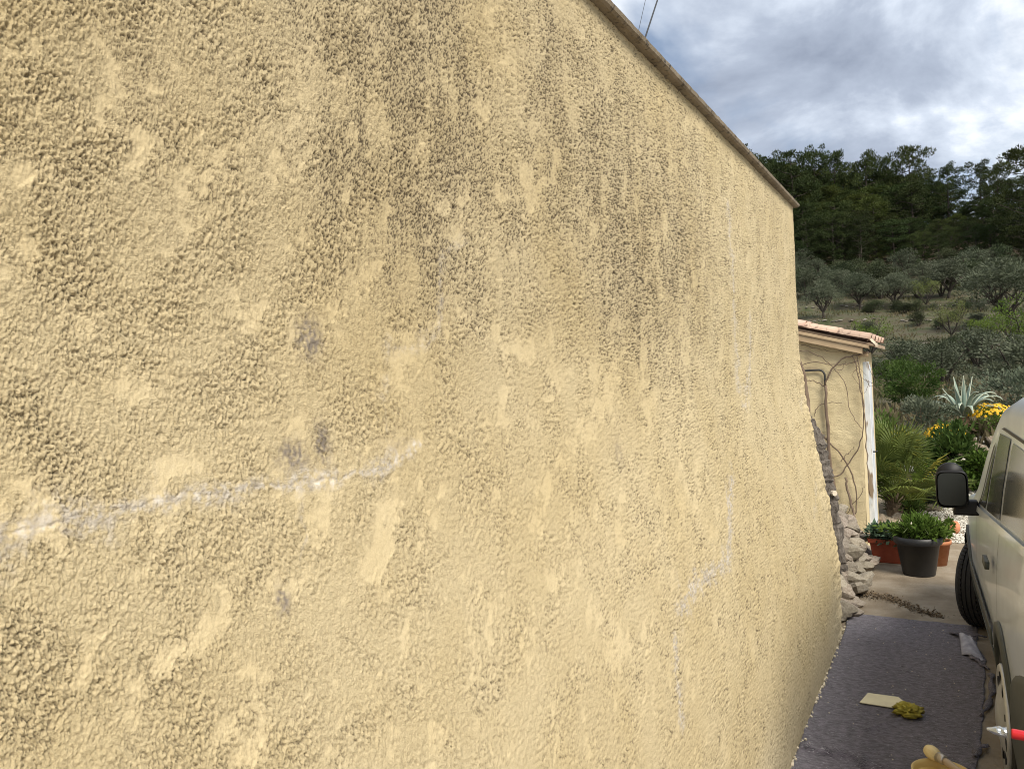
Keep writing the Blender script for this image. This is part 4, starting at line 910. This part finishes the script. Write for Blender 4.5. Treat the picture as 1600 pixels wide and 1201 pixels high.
# agave
ag = thing('agave', 'large grey agave with arching striped leaves on the raised bed', 'agave', (.20, 15.1, pz(.20, 15.1) + .27))
AGM = mat('agave_leaf', (.20, .27, .22), .5, (.27, .33, .27), 4, 4, spec=.3); AGE = mat('agave_edge', (.50, .52, .40), .6)
r9 = random.Random(6)
for k in range(27):
    az = k * 2.399; t0 = k / 26; el = R(82 - 48 * t0) ; L_ = r9.uniform(.52, .72) * (1 if k != 2 else 1.15); droop = (0 if k in (0, 1, 2, 3, 7, 12) else r9.uniform(.9, 2.1))
    d = Vector((math.cos(az), math.sin(az), 0)); side = Vector((-math.sin(az), math.cos(az), 0)); P = []; E1 = []; E2 = []; p = Vector((0, 0, .02)) + d * .05; a = el
    for i in range(13):
        t = i / 12; w = .036 * (math.sin(math.pi * min(1, .22 + t * .78)) ** .8) * (1 - t ** 6) + .002; nrm = side.cross(Vector((d.x * math.cos(a), d.y * math.cos(a), math.sin(a))))
        P.append([p - side * w - nrm * w * .35, p + nrm * 0, p + side * w - nrm * w * .35]); E1.append(P[-1][0]); E2.append(P[-1][2])
        p = p + Vector((d.x * math.cos(a), d.y * math.cos(a), math.sin(a))) * (L_ / 12); a -= droop * (.03 + .42 * max(0, t - .35))
    q = MB(); q.grid(P); lf = q.build('agave_leaf', AGM, ag, smooth=True); so = lf.modifiers.new('t', 'SOLIDIFY'); so.thickness = .012
    MB().tube(E1, .006, 4).tube(E2, .006, 4).build('leaf_margin', AGE, lf)
q = MB()
for k in range(44):
    az = k * 2.399; el = R(-8 - (k % 5) * 5); d = Vector((math.cos(az) * math.cos(el), math.sin(az) * math.cos(el), math.sin(el))); s_ = Vector((-math.sin(az), math.cos(az), 0)) * .035; b = Vector((0, 0, -.02 - .003 * k)) ; e = b + d * r9.uniform(.2, .34)
    q.add([b - s_, b + s_, e + s_ * .5, e - s_ * .5], [(0, 1, 2, 3)])
q.tube([(0, 0, -.4), (0, 0, .04)], [.13, .08], 8)
q.build('dead_leaves', mat('dead_agave', (.22, .155, .09), .95, (.13, .09, .05), 20), ag)

def shrub(name, label, cat, x, y, r_, h, n, ln, wd, material, seed, clumps=18, cr=.35, flowers=None, z0=None, group=None, up_=.5):
    z = pz(x, y) if z0 is None else z0; root = thing(name, label, cat, (x, y, z), 0, group)
    leafy('foliage', material, root, n, (0, 0, h * .52), (r_, r_, h * .5), ln, wd, seed, up_, .15, clumps, cr)
    q = MB(); rr = random.Random(seed)
    for k in range(7):
        a = k * .9 + rr.random(); q.tube([(0, 0, -.02), (r_ * .25 * math.cos(a), r_ * .25 * math.sin(a), h * .4), (r_ * .6 * math.cos(a), r_ * .6 * math.sin(a), h * .75)], [.012 * h + .004, .008 * h, .003], 5)
    q.build('stems', BARK, root)
    if flowers:
        fm, nf, fs = flowers; rg = np.random.default_rng(seed + 5); d = rand_unit(nf, rg); d[:, 2] = np.abs(d[:, 2]) * .8 + .25; d /= np.linalg.norm(d, axis=1)[:, None]
        C = d * np.array([r_, r_, h * .52]) * rg.uniform(.9, 1.08, nf)[:, None] + np.array([0, 0, h * .52])
        a = np.linspace(0, 2 * math.pi, 8, endpoint=False); T = np.cross(d, rand_unit(nf, rg)); T /= np.linalg.norm(T, axis=1)[:, None]; B = np.cross(d, T)
        S = fs * rg.uniform(.7, 1.2, nf)
        ring = C[:, None] + (T[:, None] * np.cos(a)[None, :, None] + B[:, None] * np.sin(a)[None, :, None]) * (S[:, None] * np.where(np.arange(8) % 2, 1, .65)[None])[..., None]
        V = np.concatenate([C[:, None] + d[:, None] * S[:, None, None] * .3, ring], 1).reshape(-1, 3); i = np.arange(nf)[:, None, None] * 9
        F = (i + np.array([[0, 1 + k, 1 + (k + 1) % 8] for k in range(8)])[None]).reshape(-1, 3)
        link('blossoms', fast_mesh('blossoms', V, F), fm, root)
    return root
YEL = mat('yellow_petal', (.80, .50, .02), .6, (.70, .40, .015), 20, trans=.25); RED = mat('orange_petal', (.62, .13, .03), .6, (.70, .25, .05), 20, trans=.2)
LAV = leafmat('lavender_leaf', (.085, .115, .075), (.13, .15, .10), .15); LIME = leafmat('lime_leaf', (.13, .20, .02), (.20, .26, .04), .35); OLV = leafmat('olive_leaf', (.066, .080, .046), (.125, .136, .092), .18, .8, .16); GRY = leafmat('grey_shrub_leaf', (.075, .095, .060), (.12, .135, .09), .2)
shrub('leafy_shrub', 'dark glossy leafy shrub in front of the agave', 'shrub', .08, 13.15, .50, .78, 2300, .115, .050, G2, 21, 26, .36)
shrub('leafy_shrub', 'mid green bushy shrub beside the van mirror in the bed', 'shrub', .40, 12.9, .32, .62, 1200, .09, .042, G1, 22, 16, .4)
shrub('daisy_bush', 'yellow flowering daisy clump left of the agave', 'flowers', -.08, 14.1, .30, .52, 700, .06, .02, G1, 23, 14, .4, (YEL, 170, .026))
shrub('daisy_bush', 'yellow flowering daisy clump right of the agave above the van', 'flowers', .60, 15.0, .36, .50, 900, .06, .02, G1, 24, 16, .4, (YEL, 230, .028))
shrub('lime_plant', 'bright lime green plant above the lavender mound', 'plant', -.30, 12.6, .19, .52, 420, .07, .055, LIME, 25, 8, .4)
shrub('red_flower_clump', 'small orange-red flowering clump left of the van mirror', 'flowers', -.25, 12.2, .20, .36, 420, .05, .018, G1, 26, 10, .4, (RED, 44, .026))
shrub('lavender_mound', 'low grey-green lavender mound at the gravel edge', 'lavender', -.30, 12.05, .27, .26, 3000, .085, .010, LAV, 27, 0, up_=1.0)
shrub('yellow_green_plant', 'yellow green spiky plant below the palm by the rocks', 'plant', -.58, 11.5, .24, .30, 1500, .12, .010, leafmat('spiky_leaf', (.08, .11, .02), (.17, .19, .03), .3), 28, 0, up_=1.2)
shrub('low_green_plant', 'low dark green plant filling the bed below the palm', 'plant', -.50, 11.35, .18, .20, 800, .08, .014, G2, 29, 0, up_=1.0)
shrub('grey_leaf_bush', 'grey leaved bush behind the palm left of the agave', 'shrub', -.42, 14.6, .55, .85, 2400, .07, .026, GRY, 30, 30, .32)
shrub('green_bush', 'yellow-green bush behind the palm near the shed eave', 'shrub', -.98, 13.2, .45, 1.0, 1600, .10, .03, leafmat('mid_leaf', (.07, .11, .025), (.11, .16, .035), .3), 31, 24, .34)
shrub('round_dark_bush', 'rounded dark green bush behind the grey bush', 'shrub', -.75, 22, .80, 1.05, 4200, .075, .034, G2, 32, 46, .30)
shrub('dark_hedge_bush', 'dark bush at the foot of the hill right of the agave', 'shrub', 1.2, 18.5, 1.1, .9, 3600, .10, .04, GRY, 33, 36, .3)
op = thing('small_clay_pot', 'small round terracotta pot by the front corner of the van', 'pot', (-.005, 10.25, 0))
MB().lathe([(.030, 0), (.05, .03), (.058, .07), (.05, .11), (.036, .125), (.038, .135), (.030, .135)], 22).build('pot', mat('small_clay', (.50, .17, .08), .7, (.56, .24, .13), 12), op, smooth=True)

# ------------------------------------------------------------------ trees
TRK = mat('tree_bark', (.032, .026, .020), .95, (.065, .054, .042), 8, 5, bump=.8, bscale=20, bdist=.03, stretch=(1, 1, .3))
def tree_meshes(kind, seed):
    """returns (trunk mesh, crown mesh) of a tree about 1 m high, scaled per copy"""
    r = np.random.default_rng(seed); rr = random.Random(seed); q = MB(); C = []; Rr = []
    if kind == 'pine':
        bend = rr.uniform(-.05, .05); top = Vector((bend, rr.uniform(-.04, .04), .97)); q.tube([(0, 0, -.03), (bend * .3, 0, .3), (bend * .7, 0, .65), top], [.020, .016, .010, .003], 7)
        for k in range(34):
            z = .09 + .87 * (k / 33) ** .85; a = k * 2.399 + rr.uniform(-.4, .4); prof = math.sin(math.pi * min(1, (z - .02) / 1.02)) ** .75
            ln = (.06 + .24 * prof * (1 - .45 * max(0, z - .5))) * rr.uniform(.6, 1.2); b = Vector((bend * z, 0, z - .03)); e = b + Vector((math.cos(a) * ln, math.sin(a) * ln, ln * rr.uniform(.05, .45)))
            q.tube([b, (b + e) / 2 + Vector((0, 0, -.01)), e], [.005, .0035, .0015], 4, False)
            for u, rad in ((1.0, .060), (.62, .052), (1.05, .040)):
                C.append(b.lerp(e, u) + Vector((rr.uniform(-.05, .05), rr.uniform(-.05, .05), rr.uniform(-.01, .05)))); Rr.append(rad * rr.uniform(.65, 1.25))
        C.append(top); Rr.append(.055); n = 9500; lnn, wdd, fl, up_ = .026, .0085, .62, .9
    elif kind == 'olive':
        q.tube([(0, 0, -.04), (.015, .01, .10), (0, 0, .20)], [.036, .028, .026], 8)
        for k in range(6):
            a = k * 1.05 + rr.uniform(-.3, .3); e1 = Vector((math.cos(a) * .15, math.sin(a) * .15, .38)); e2 = Vector((math.cos(a + .2) * .32, math.sin(a + .2) * .32, rr.uniform(.5, .72)))
            q.tube([(0, 0, .18), e1 * .6 + Vector((0, 0, .10)), e1, e2], [.022, .017, .012, .004], 6, False)
            for j in range(3): q.tube([e1, e1 + Vector((rr.uniform(-.2, .2), rr.uniform(-.2, .2), .22))], [.012, .003], 4, False)
        for k in range(66):
            a = rr.uniform(0, 6.28); el = rr.uniform(-.15, 1.5); ra = rr.uniform(.5, 1.0); C.append(Vector((math.cos(a) * math.cos(el) * .46 * ra, math.sin(a) * math.cos(el) * .46 * ra, .50 + math.sin(el) * .42 * ra))); Rr.append(rr.uniform(.06, .125))
        n = 6200; lnn, wdd, fl, up_ = .038, .012, .85, .5
    elif kind == 'almond':                                                # open, sparse, thin twigs
        q.tube([(0, 0, -.04), (.01, 0, .14), (0, .01, .22)], [.030, .024, .022], 8)
        for k in range(7):
            a = k * .9 + rr.uniform(-.25, .25); e1 = Vector((math.cos(a) * .17, math.sin(a) * .17, .40)); e2 = Vector((math.cos(a + .15) * .36, math.sin(a + .15) * .36, rr.uniform(.58, .85)))
            q.tube([(0, 0, .2), e1, e2], [.017, .011, .003], 6, False)
            for j in range(9):
                b = e1.lerp(e2, rr.random()); e = b + Vector((rr.uniform(-.16, .16), rr.uniform(-.16, .16), rr.uniform(.06, .22))); q.tube([b, e], [.006, .0015], 4, False); C.append(e); Rr.append(rr.uniform(.05, .10))
        n = 2400; lnn, wdd, fl, up_ = .034, .012, .8, .5
    else:                                                                 # rounded wild shrub
        for k in range(6):
            a = k * 1.05; q.tube([(0, 0, -.05), (math.cos(a) * .2, math.sin(a) * .2, .4), (math.cos(a) * .4, math.sin(a) * .4, .7)], [.03, .02, .005], 5, False)
        for k in range(40):
            a = rr.uniform(0, 6.28); el = rr.uniform(-.1, 1.5); ra = rr.uniform(.45, 1.0); C.append(Vector((math.cos(a) * math.cos(el) * .55 * ra, math.sin(a) * math.cos(el) * .55 * ra, .28 + math.sin(el) * .60 * ra))); Rr.append(rr.uniform(.09, .19))
        n = 4200; lnn, wdd, fl, up_ = .050, .020, .8, .5
    C = np.array([tuple(c) for c in C]); Rr = np.array(Rr); w = Rr ** 2; k = r.choice(len(C), n, p=w / w.sum())
    d = rand_unit(n, r); rad = (.25 + .75 * r.random(n)) ** .5; P = C[k] + d * (rad * Rr[k])[:, None] * np.array([1.15, 1.15, fl])
    T = d + .7 * rand_unit(n, r) + np.array([0, 0, up_]); N = rand_unit(n, r) + np.array([0, 0, .5])
    V, F = leaf_quads(P, N, T, lnn * r.uniform(.6, 1.4, n), wdd * r.uniform(.7, 1.5, n), .15)
    tm = bpy.data.meshes.new('trunk'); tm.from_pydata(q.v, [], q.f); tm.update(); return tm, fast_mesh('crown', V, F)
PIN = leafmat('pine_needles', (.019, .031, .010), (.052, .066, .018), .12, .5, .35); PIN2 = leafmat('young_pine_needles', (.030, .044, .010), (.072, .088, .020), .15, .5, .2); SHB = leafmat('wild_shrub_leaf', (.034, .046, .022), (.066, .078, .038), .15, 1.2, .35); ALM = leafmat('almond_leaf', (.12, .15, .045), (.17, .18, .07), .3, 1.0, .12); GRN = leafmat('green_tree_leaf', (.075, .12, .02), (.13, .18, .035), .3, 1.0, .1)
KINDS = {k: [tree_meshes(k, 40 + 7 * i + len(k)) for i in range(v)] for k, v in (('pine', 6), ('olive', 4), ('almond', 3), ('shrub', 4))}
KM = dict(pine=PIN, olive=OLV, almond=ALM, shrub=SHB)
_variants = {}
def tree(name, kind, label, cat, x, y, h, wid=1.0, group=None, material=None, var=None, sink=.0):
    v = random.randrange(len(KINDS[kind])) if var is None else var
    root = thing(name, label, cat, (x, y, float(terrain(x, y)) - sink), random.uniform(0, 6.28), group)
    tm, cm = KINDS[kind][v]; mt = material or KM[kind]
    key = (kind, v, mt.name)
    if key not in _variants:
        c2 = cm if len(cm.materials) == 0 else cm.copy(); c2.materials.clear(); c2.materials.append(mt); _variants[key] = c2
    for nm, me, m_ in (('trunk', tm, TRK), ('crown', _variants[key], None)):
        o = link(nm, me, m_, root, None, None, (h * wid, h * wid, h))
    return root
random.seed(21)
# pine wood on the crest: rows from front to back
PG = 'pines of the dark wood on the hill'; pl_label = 'dark green pine in the dense wood along the hill crest'
def at_px(px, y):                                                        # sideways position of a picture column at distance y
    return (px - 1481 + .045 * 200) / 1625 * y
def crest_h(px, y, drop):                                                # tree height that gives the wood its level top
    py = np.interp(px, [1100, 1190, 1240, 1345, 1420, 1462, 1482, 1500, 1515, 1532, 1560, 1600, 1660], [240, 258, 262, 266, 268, 282, 296, 320, 308, 290, 286, 274, 254]) + drop
    d_ = fw + rt * ((px - 800) / 1250) - up * ((py - 600.5) / 1250); return EYE + d_.z / d_.y * y - float(terrain(at_px(px, y), y))
def top_h(px, y, py): return crest_h(px, y, 0) + 0.00082 * y * (float(np.interp(px, [1100, 1190, 1240, 1345, 1420, 1462, 1482, 1500, 1515, 1532, 1560, 1600, 1660], [240, 258, 262, 266, 268, 282, 296, 320, 308, 290, 286, 274, 254])) - py)
for (y0, p0, p1, st, hr) in ((126, 1120, 1660, 26, (-125, -70)), (135, 1100, 1660, 25, (-80, -45)), (146, 1090, 1660, 24, (-45, -12)), (157, 1080, 1660, 25, (-25, 0)), (168, 1070, 1670, 27, (-22, 4))):
    px = p0
    while px < p1:
        q_ = px + random.uniform(-7, 7); yy = y0 + random.uniform(-4, 4); h = min(17, max(4.5, crest_h(q_, yy, -random.uniform(*hr))))
        row_ = {126: 'front row', 135: 'second row', 146: 'middle rows', 157: 'back rows', 168: 'farthest row'}[y0]
        side_ = 'left part' if q_ < 1300 else 'middle part' if q_ < 1450 else 'right part'
        tree('pine_tree', 'pine', 'dark green pine in the %s of the wood, %s' % (row_, side_), 'pine tree', at_px(q_, yy), yy, h, random.uniform(.9, 1.25), 'pines in the %s, %s' % (row_, side_), material=PIN2 if random.random() < .2 else None)
        px += st * random.uniform(.8, 1.2)
tree('pine_tree', 'pine', 'tallest rounded pine rising above the middle of the wood', 'pine tree', at_px(1422, 150), 150, top_h(1422, 150, 236), .80, var=1)
tree('pine_tree', 'pine', 'slim pine standing clear beside the bright gap in the wood', 'pine tree', at_px(1534, 146), 146, top_h(1534, 146, 262), .72, var=2)
tree('pine_tree', 'pine', 'big broad pine cut by the right edge of the frame', 'pine tree', at_px(1602, 122), 122, top_h(1602, 122, 243), .95, var=3)
tree('pine_tree', 'pine', 'wispy pine just left of the bright gap in the wood', 'pine tree', at_px(1484, 148), 148, top_h(1484, 148, 266), .7, var=4)
tree('pine_tree', 'pine', 'pine with a rounded top left of the tallest pine', 'pine tree', at_px(1352, 150), 150, top_h(1352, 150, 243), .75, var=0)
tree('pine_tree', 'pine', 'pine top showing just over the wall coping', 'pine tree', at_px(1226, 142), 142, top_h(1226, 142, 243), .85, var=5)
for px, y, py, lab in ((1260, 150, 240, 'narrow pine top rising above the wood near the wall coping'), (1298, 152, 244, 'pine top in the wood right of the narrow one by the coping'), (1385, 154, 250, 'thin pine top between the two rounded tall pines'), (1560, 150, 262, 'thin pine top between the slim clear pine and the broad one')):
    tree('pine_tree', 'pine', lab, 'pine tree', at_px(px, y), y, top_h(px, y, py), .58)
# wild shrubs between wood and terraces
for y0, n_ in ((102, 15), (110, 15), (119, 15)):
    for k in range(n_):
        px = 1150 + 500 * (k + random.uniform(.1, .9)) / n_; y = y0 + random.uniform(-3.5, 3.5)
        side_ = 'left, beside the wall end' if px < 1330 else 'middle' if px < 1470 else 'right'
        row_ = {102: 'just above the olive terraces', 110: 'half way up to the pines', 119: 'right under the pines'}[y0]
        tree('wild_shrub', 'shrub', 'dusky wild shrub %s, on the %s' % (row_, side_), 'shrub', at_px(px, y), y, random.uniform(2.2, 4.2), random.uniform(.9, 1.3), 'wild shrubs %s, %s' % (row_, side_), material=(SHB if random.random() < .6 else OLV))
for k in range(46):
    y = random.uniform(46, 92); px = 1300 + 340 * random.random()
    w_ = ('low on the slope below the terraces' if y < 66 else 'between the terraces') + (', left' if px < 1400 else ', middle' if px < 1500 else ', right')
    tree('scrub_bush', 'shrub', 'small grey-green scrub bush ' + w_, 'bush', at_px(px, y), y, random.uniform(.9, 1.7), random.uniform(.9, 1.4), 'scrub bushes ' + w_, material=random.choice((SHB, OLV, SHB)), sink=.1)
# olives and almonds on the terraces, each placed singly
OT = [('olive', 1332, 94, 4.4, 1.1, 'grey-green olive tree on the terrace left of its twin'), ('olive', 1392, 94, 4.3, 1.1, 'grey-green olive tree with forked trunk at the middle of the terrace'), ('olive', 1268, 86, 4.2, 1.0, 'olive tree on the terrace right beside the wall end'),
      ('almond', 1442, 93, 3.6, .9, 'thin almond tree on the terrace right of the forked olive'), ('olive', 1480, 98, 4.6, 1.2, 'dark olive tree at the back of the terrace under the wispy pine'), ('olive', 1566, 78, 6.2, 1.2, 'large broad olive tree on the right side of the terraces'),
      ('almond', 1480, 70, 3.2, 1.0, 'bare-branched almond tree in front of the brown terrace'), ('fluffy', 1462, 46, 2.9, 1.25, 'silvery olive tree low on the slope above the agave'), ('fluffy', 1400, 50, 2.8, 1.25, 'silvery olive tree low on the slope right of the shed roof'),
      ('fluffy', 1578, 40, 3.1, 1.35, 'big silvery olive tree behind the agave at the right'), ('fluffy', 1520, 52, 3.0, 1.15, 'olive tree between the two silvery trees low on the slope'), ('olive', 1640, 60, 4.6, 1.2, 'olive tree half outside the frame at the right'),
      ('olive', 1300, 100, 3.6, 1.1, 'small olive tree at the back of the terrace near the wall'), ('olive', 1540, 92, 4.4, 1.1, 'olive tree behind the large broad one on the right')]
for k, px, y, h, w, lab in OT:
    tree('almond_tree' if k == 'almond' else 'olive_tree', 'shrub' if k == 'fluffy' else k, lab, 'tree', at_px(px, y), y, h * (.82 if k == 'fluffy' else 1), w, sink=.15, material=OLV if k == 'fluffy' else None)
tree('green_bush', 'almond', 'bright green leafy bush above the shed roof', 'bush', at_px(1347, 58), 58, 3.0, 1.0, material=GRN, sink=.3)
tree('green_tree', 'almond', 'yellow green young tree at the right edge low on the slope', 'tree', at_px(1600, 48), 48, 4.2, .9, material=GRN, sink=.3)
tree('green_tree', 'almond', 'yellow green young tree behind the silvery olives', 'tree', at_px(1536, 60), 60, 3.0, .9, material=GRN, sink=.3)
tree('round_bush', 'shrub', 'dark bush under the silvery olives by the palm', 'bush', at_px(1388, 34), 34, 1.6, 1.1, material=G2)
# dry grass of the terraces and the garden slope
rg = np.random.default_rng(12); n = 42000; Y = 14.5 + 100 * rg.random(n) ** 1.1; X = Y * rg.uniform(-.24, .13, n); Hh = rg.uniform(.12, .42, n) * np.clip(.7 + perlin(X * .4, Y * .4, 2), .2, 1.5)
d = rand_unit(n, rg) * np.array([.45, .45, 0]) + np.array([0, 0, 1.0]); V, F = leaf_quads(np.stack([X, Y, terrain(X, Y) - .02], -1), rand_unit(n, rg) * np.array([1, 1, .2]), d, Hh, Hh * .24)
tag(link('dry_grass', fast_mesh('dry_grass', V, F), mat('dry_grass', (.085, .088, .033), .9, (.125, .10, .055), .35, 4, .35, .65, trans=.2)), 'rough dry grass covering the terraces and the slope', 'grass', kind='stuff')
# pale stones along the terrace edges
ts = [stone_mesh('terrace_stone', 500 + k, 5) for k in range(4)]
tsm = mat('terrace_stone', (.16, .14, .115), .95, (.24, .22, .185), 6, 5, bump=.6, bscale=20, bdist=.03, objrand=.2)
for me_ in ts: me_.materials.append(tsm)
for (yb, x0, x1, st) in ((69.6, -12, 8, .42), (84.6, -14, 9, .50), (94.6, -15, 10, .6), (108, -18, 12, .9)):
    tw = thing('terrace_wall', {69.6: 'lowest line of pale stones edging the olive terraces', 84.6: 'middle line of pale stones edging the olive terraces', 94.6: 'upper line of pale stones behind the olive trees', 108: 'broken line of pale stones under the pine wood'}[yb], 'stone wall', (0, yb, 0))
    x = x0
    while x < x1:
        off = 2.2 * math.sin(x * .09 + .6) + 1.1 * math.sin(x * .31); y = yb - off + random.uniform(-.15, .15); s = random.uniform(.08, .24)
        if float(perlin(x * .5, yb, 3)) > -.15: link('stone', random.choice(ts), None, tw, (x, y - yb, pz(x, y) + s * .3), (random.uniform(-.3, .3), random.uniform(-.3, .3), random.uniform(0, 6)), (s * 1.5, s * .8, s * .45))
        x += st * random.uniform(.6, 1.5)
# ------------------------------------------------------------------ overhead wires above the coping
wm = mat('wire_black', (.02, .02, .02), .6)
def on_ray(px, py, dist):
    d_ = fw + rt * ((px - 800) / 1250) - up * ((py - 600.5) / 1250); return Vector((0, 0, EYE)) + d_ * dist
for k, (p0, p1, lab, rad) in enumerate((((985, 130), (1052, -75), 'right-hand thin black wire rising into the sky above the coping', .010), ((975, 150), (1040, -140), 'fainter left-hand wire rising into the sky above the coping', .0035))):
    A = on_ray(*p0, 8.0 + k); B = on_ray(*p1, 12.0 + k); P = [A.lerp(B, t) + Vector((0, 0, -.25 * 4 * t * (1 - t) * 0)) for t in np.linspace(-.35, 2.2, 20)]
    tag(MB().tube(P, rad, 5).build('overhead_wire', wm, smooth=True), lab, 'wire', kind='thing')
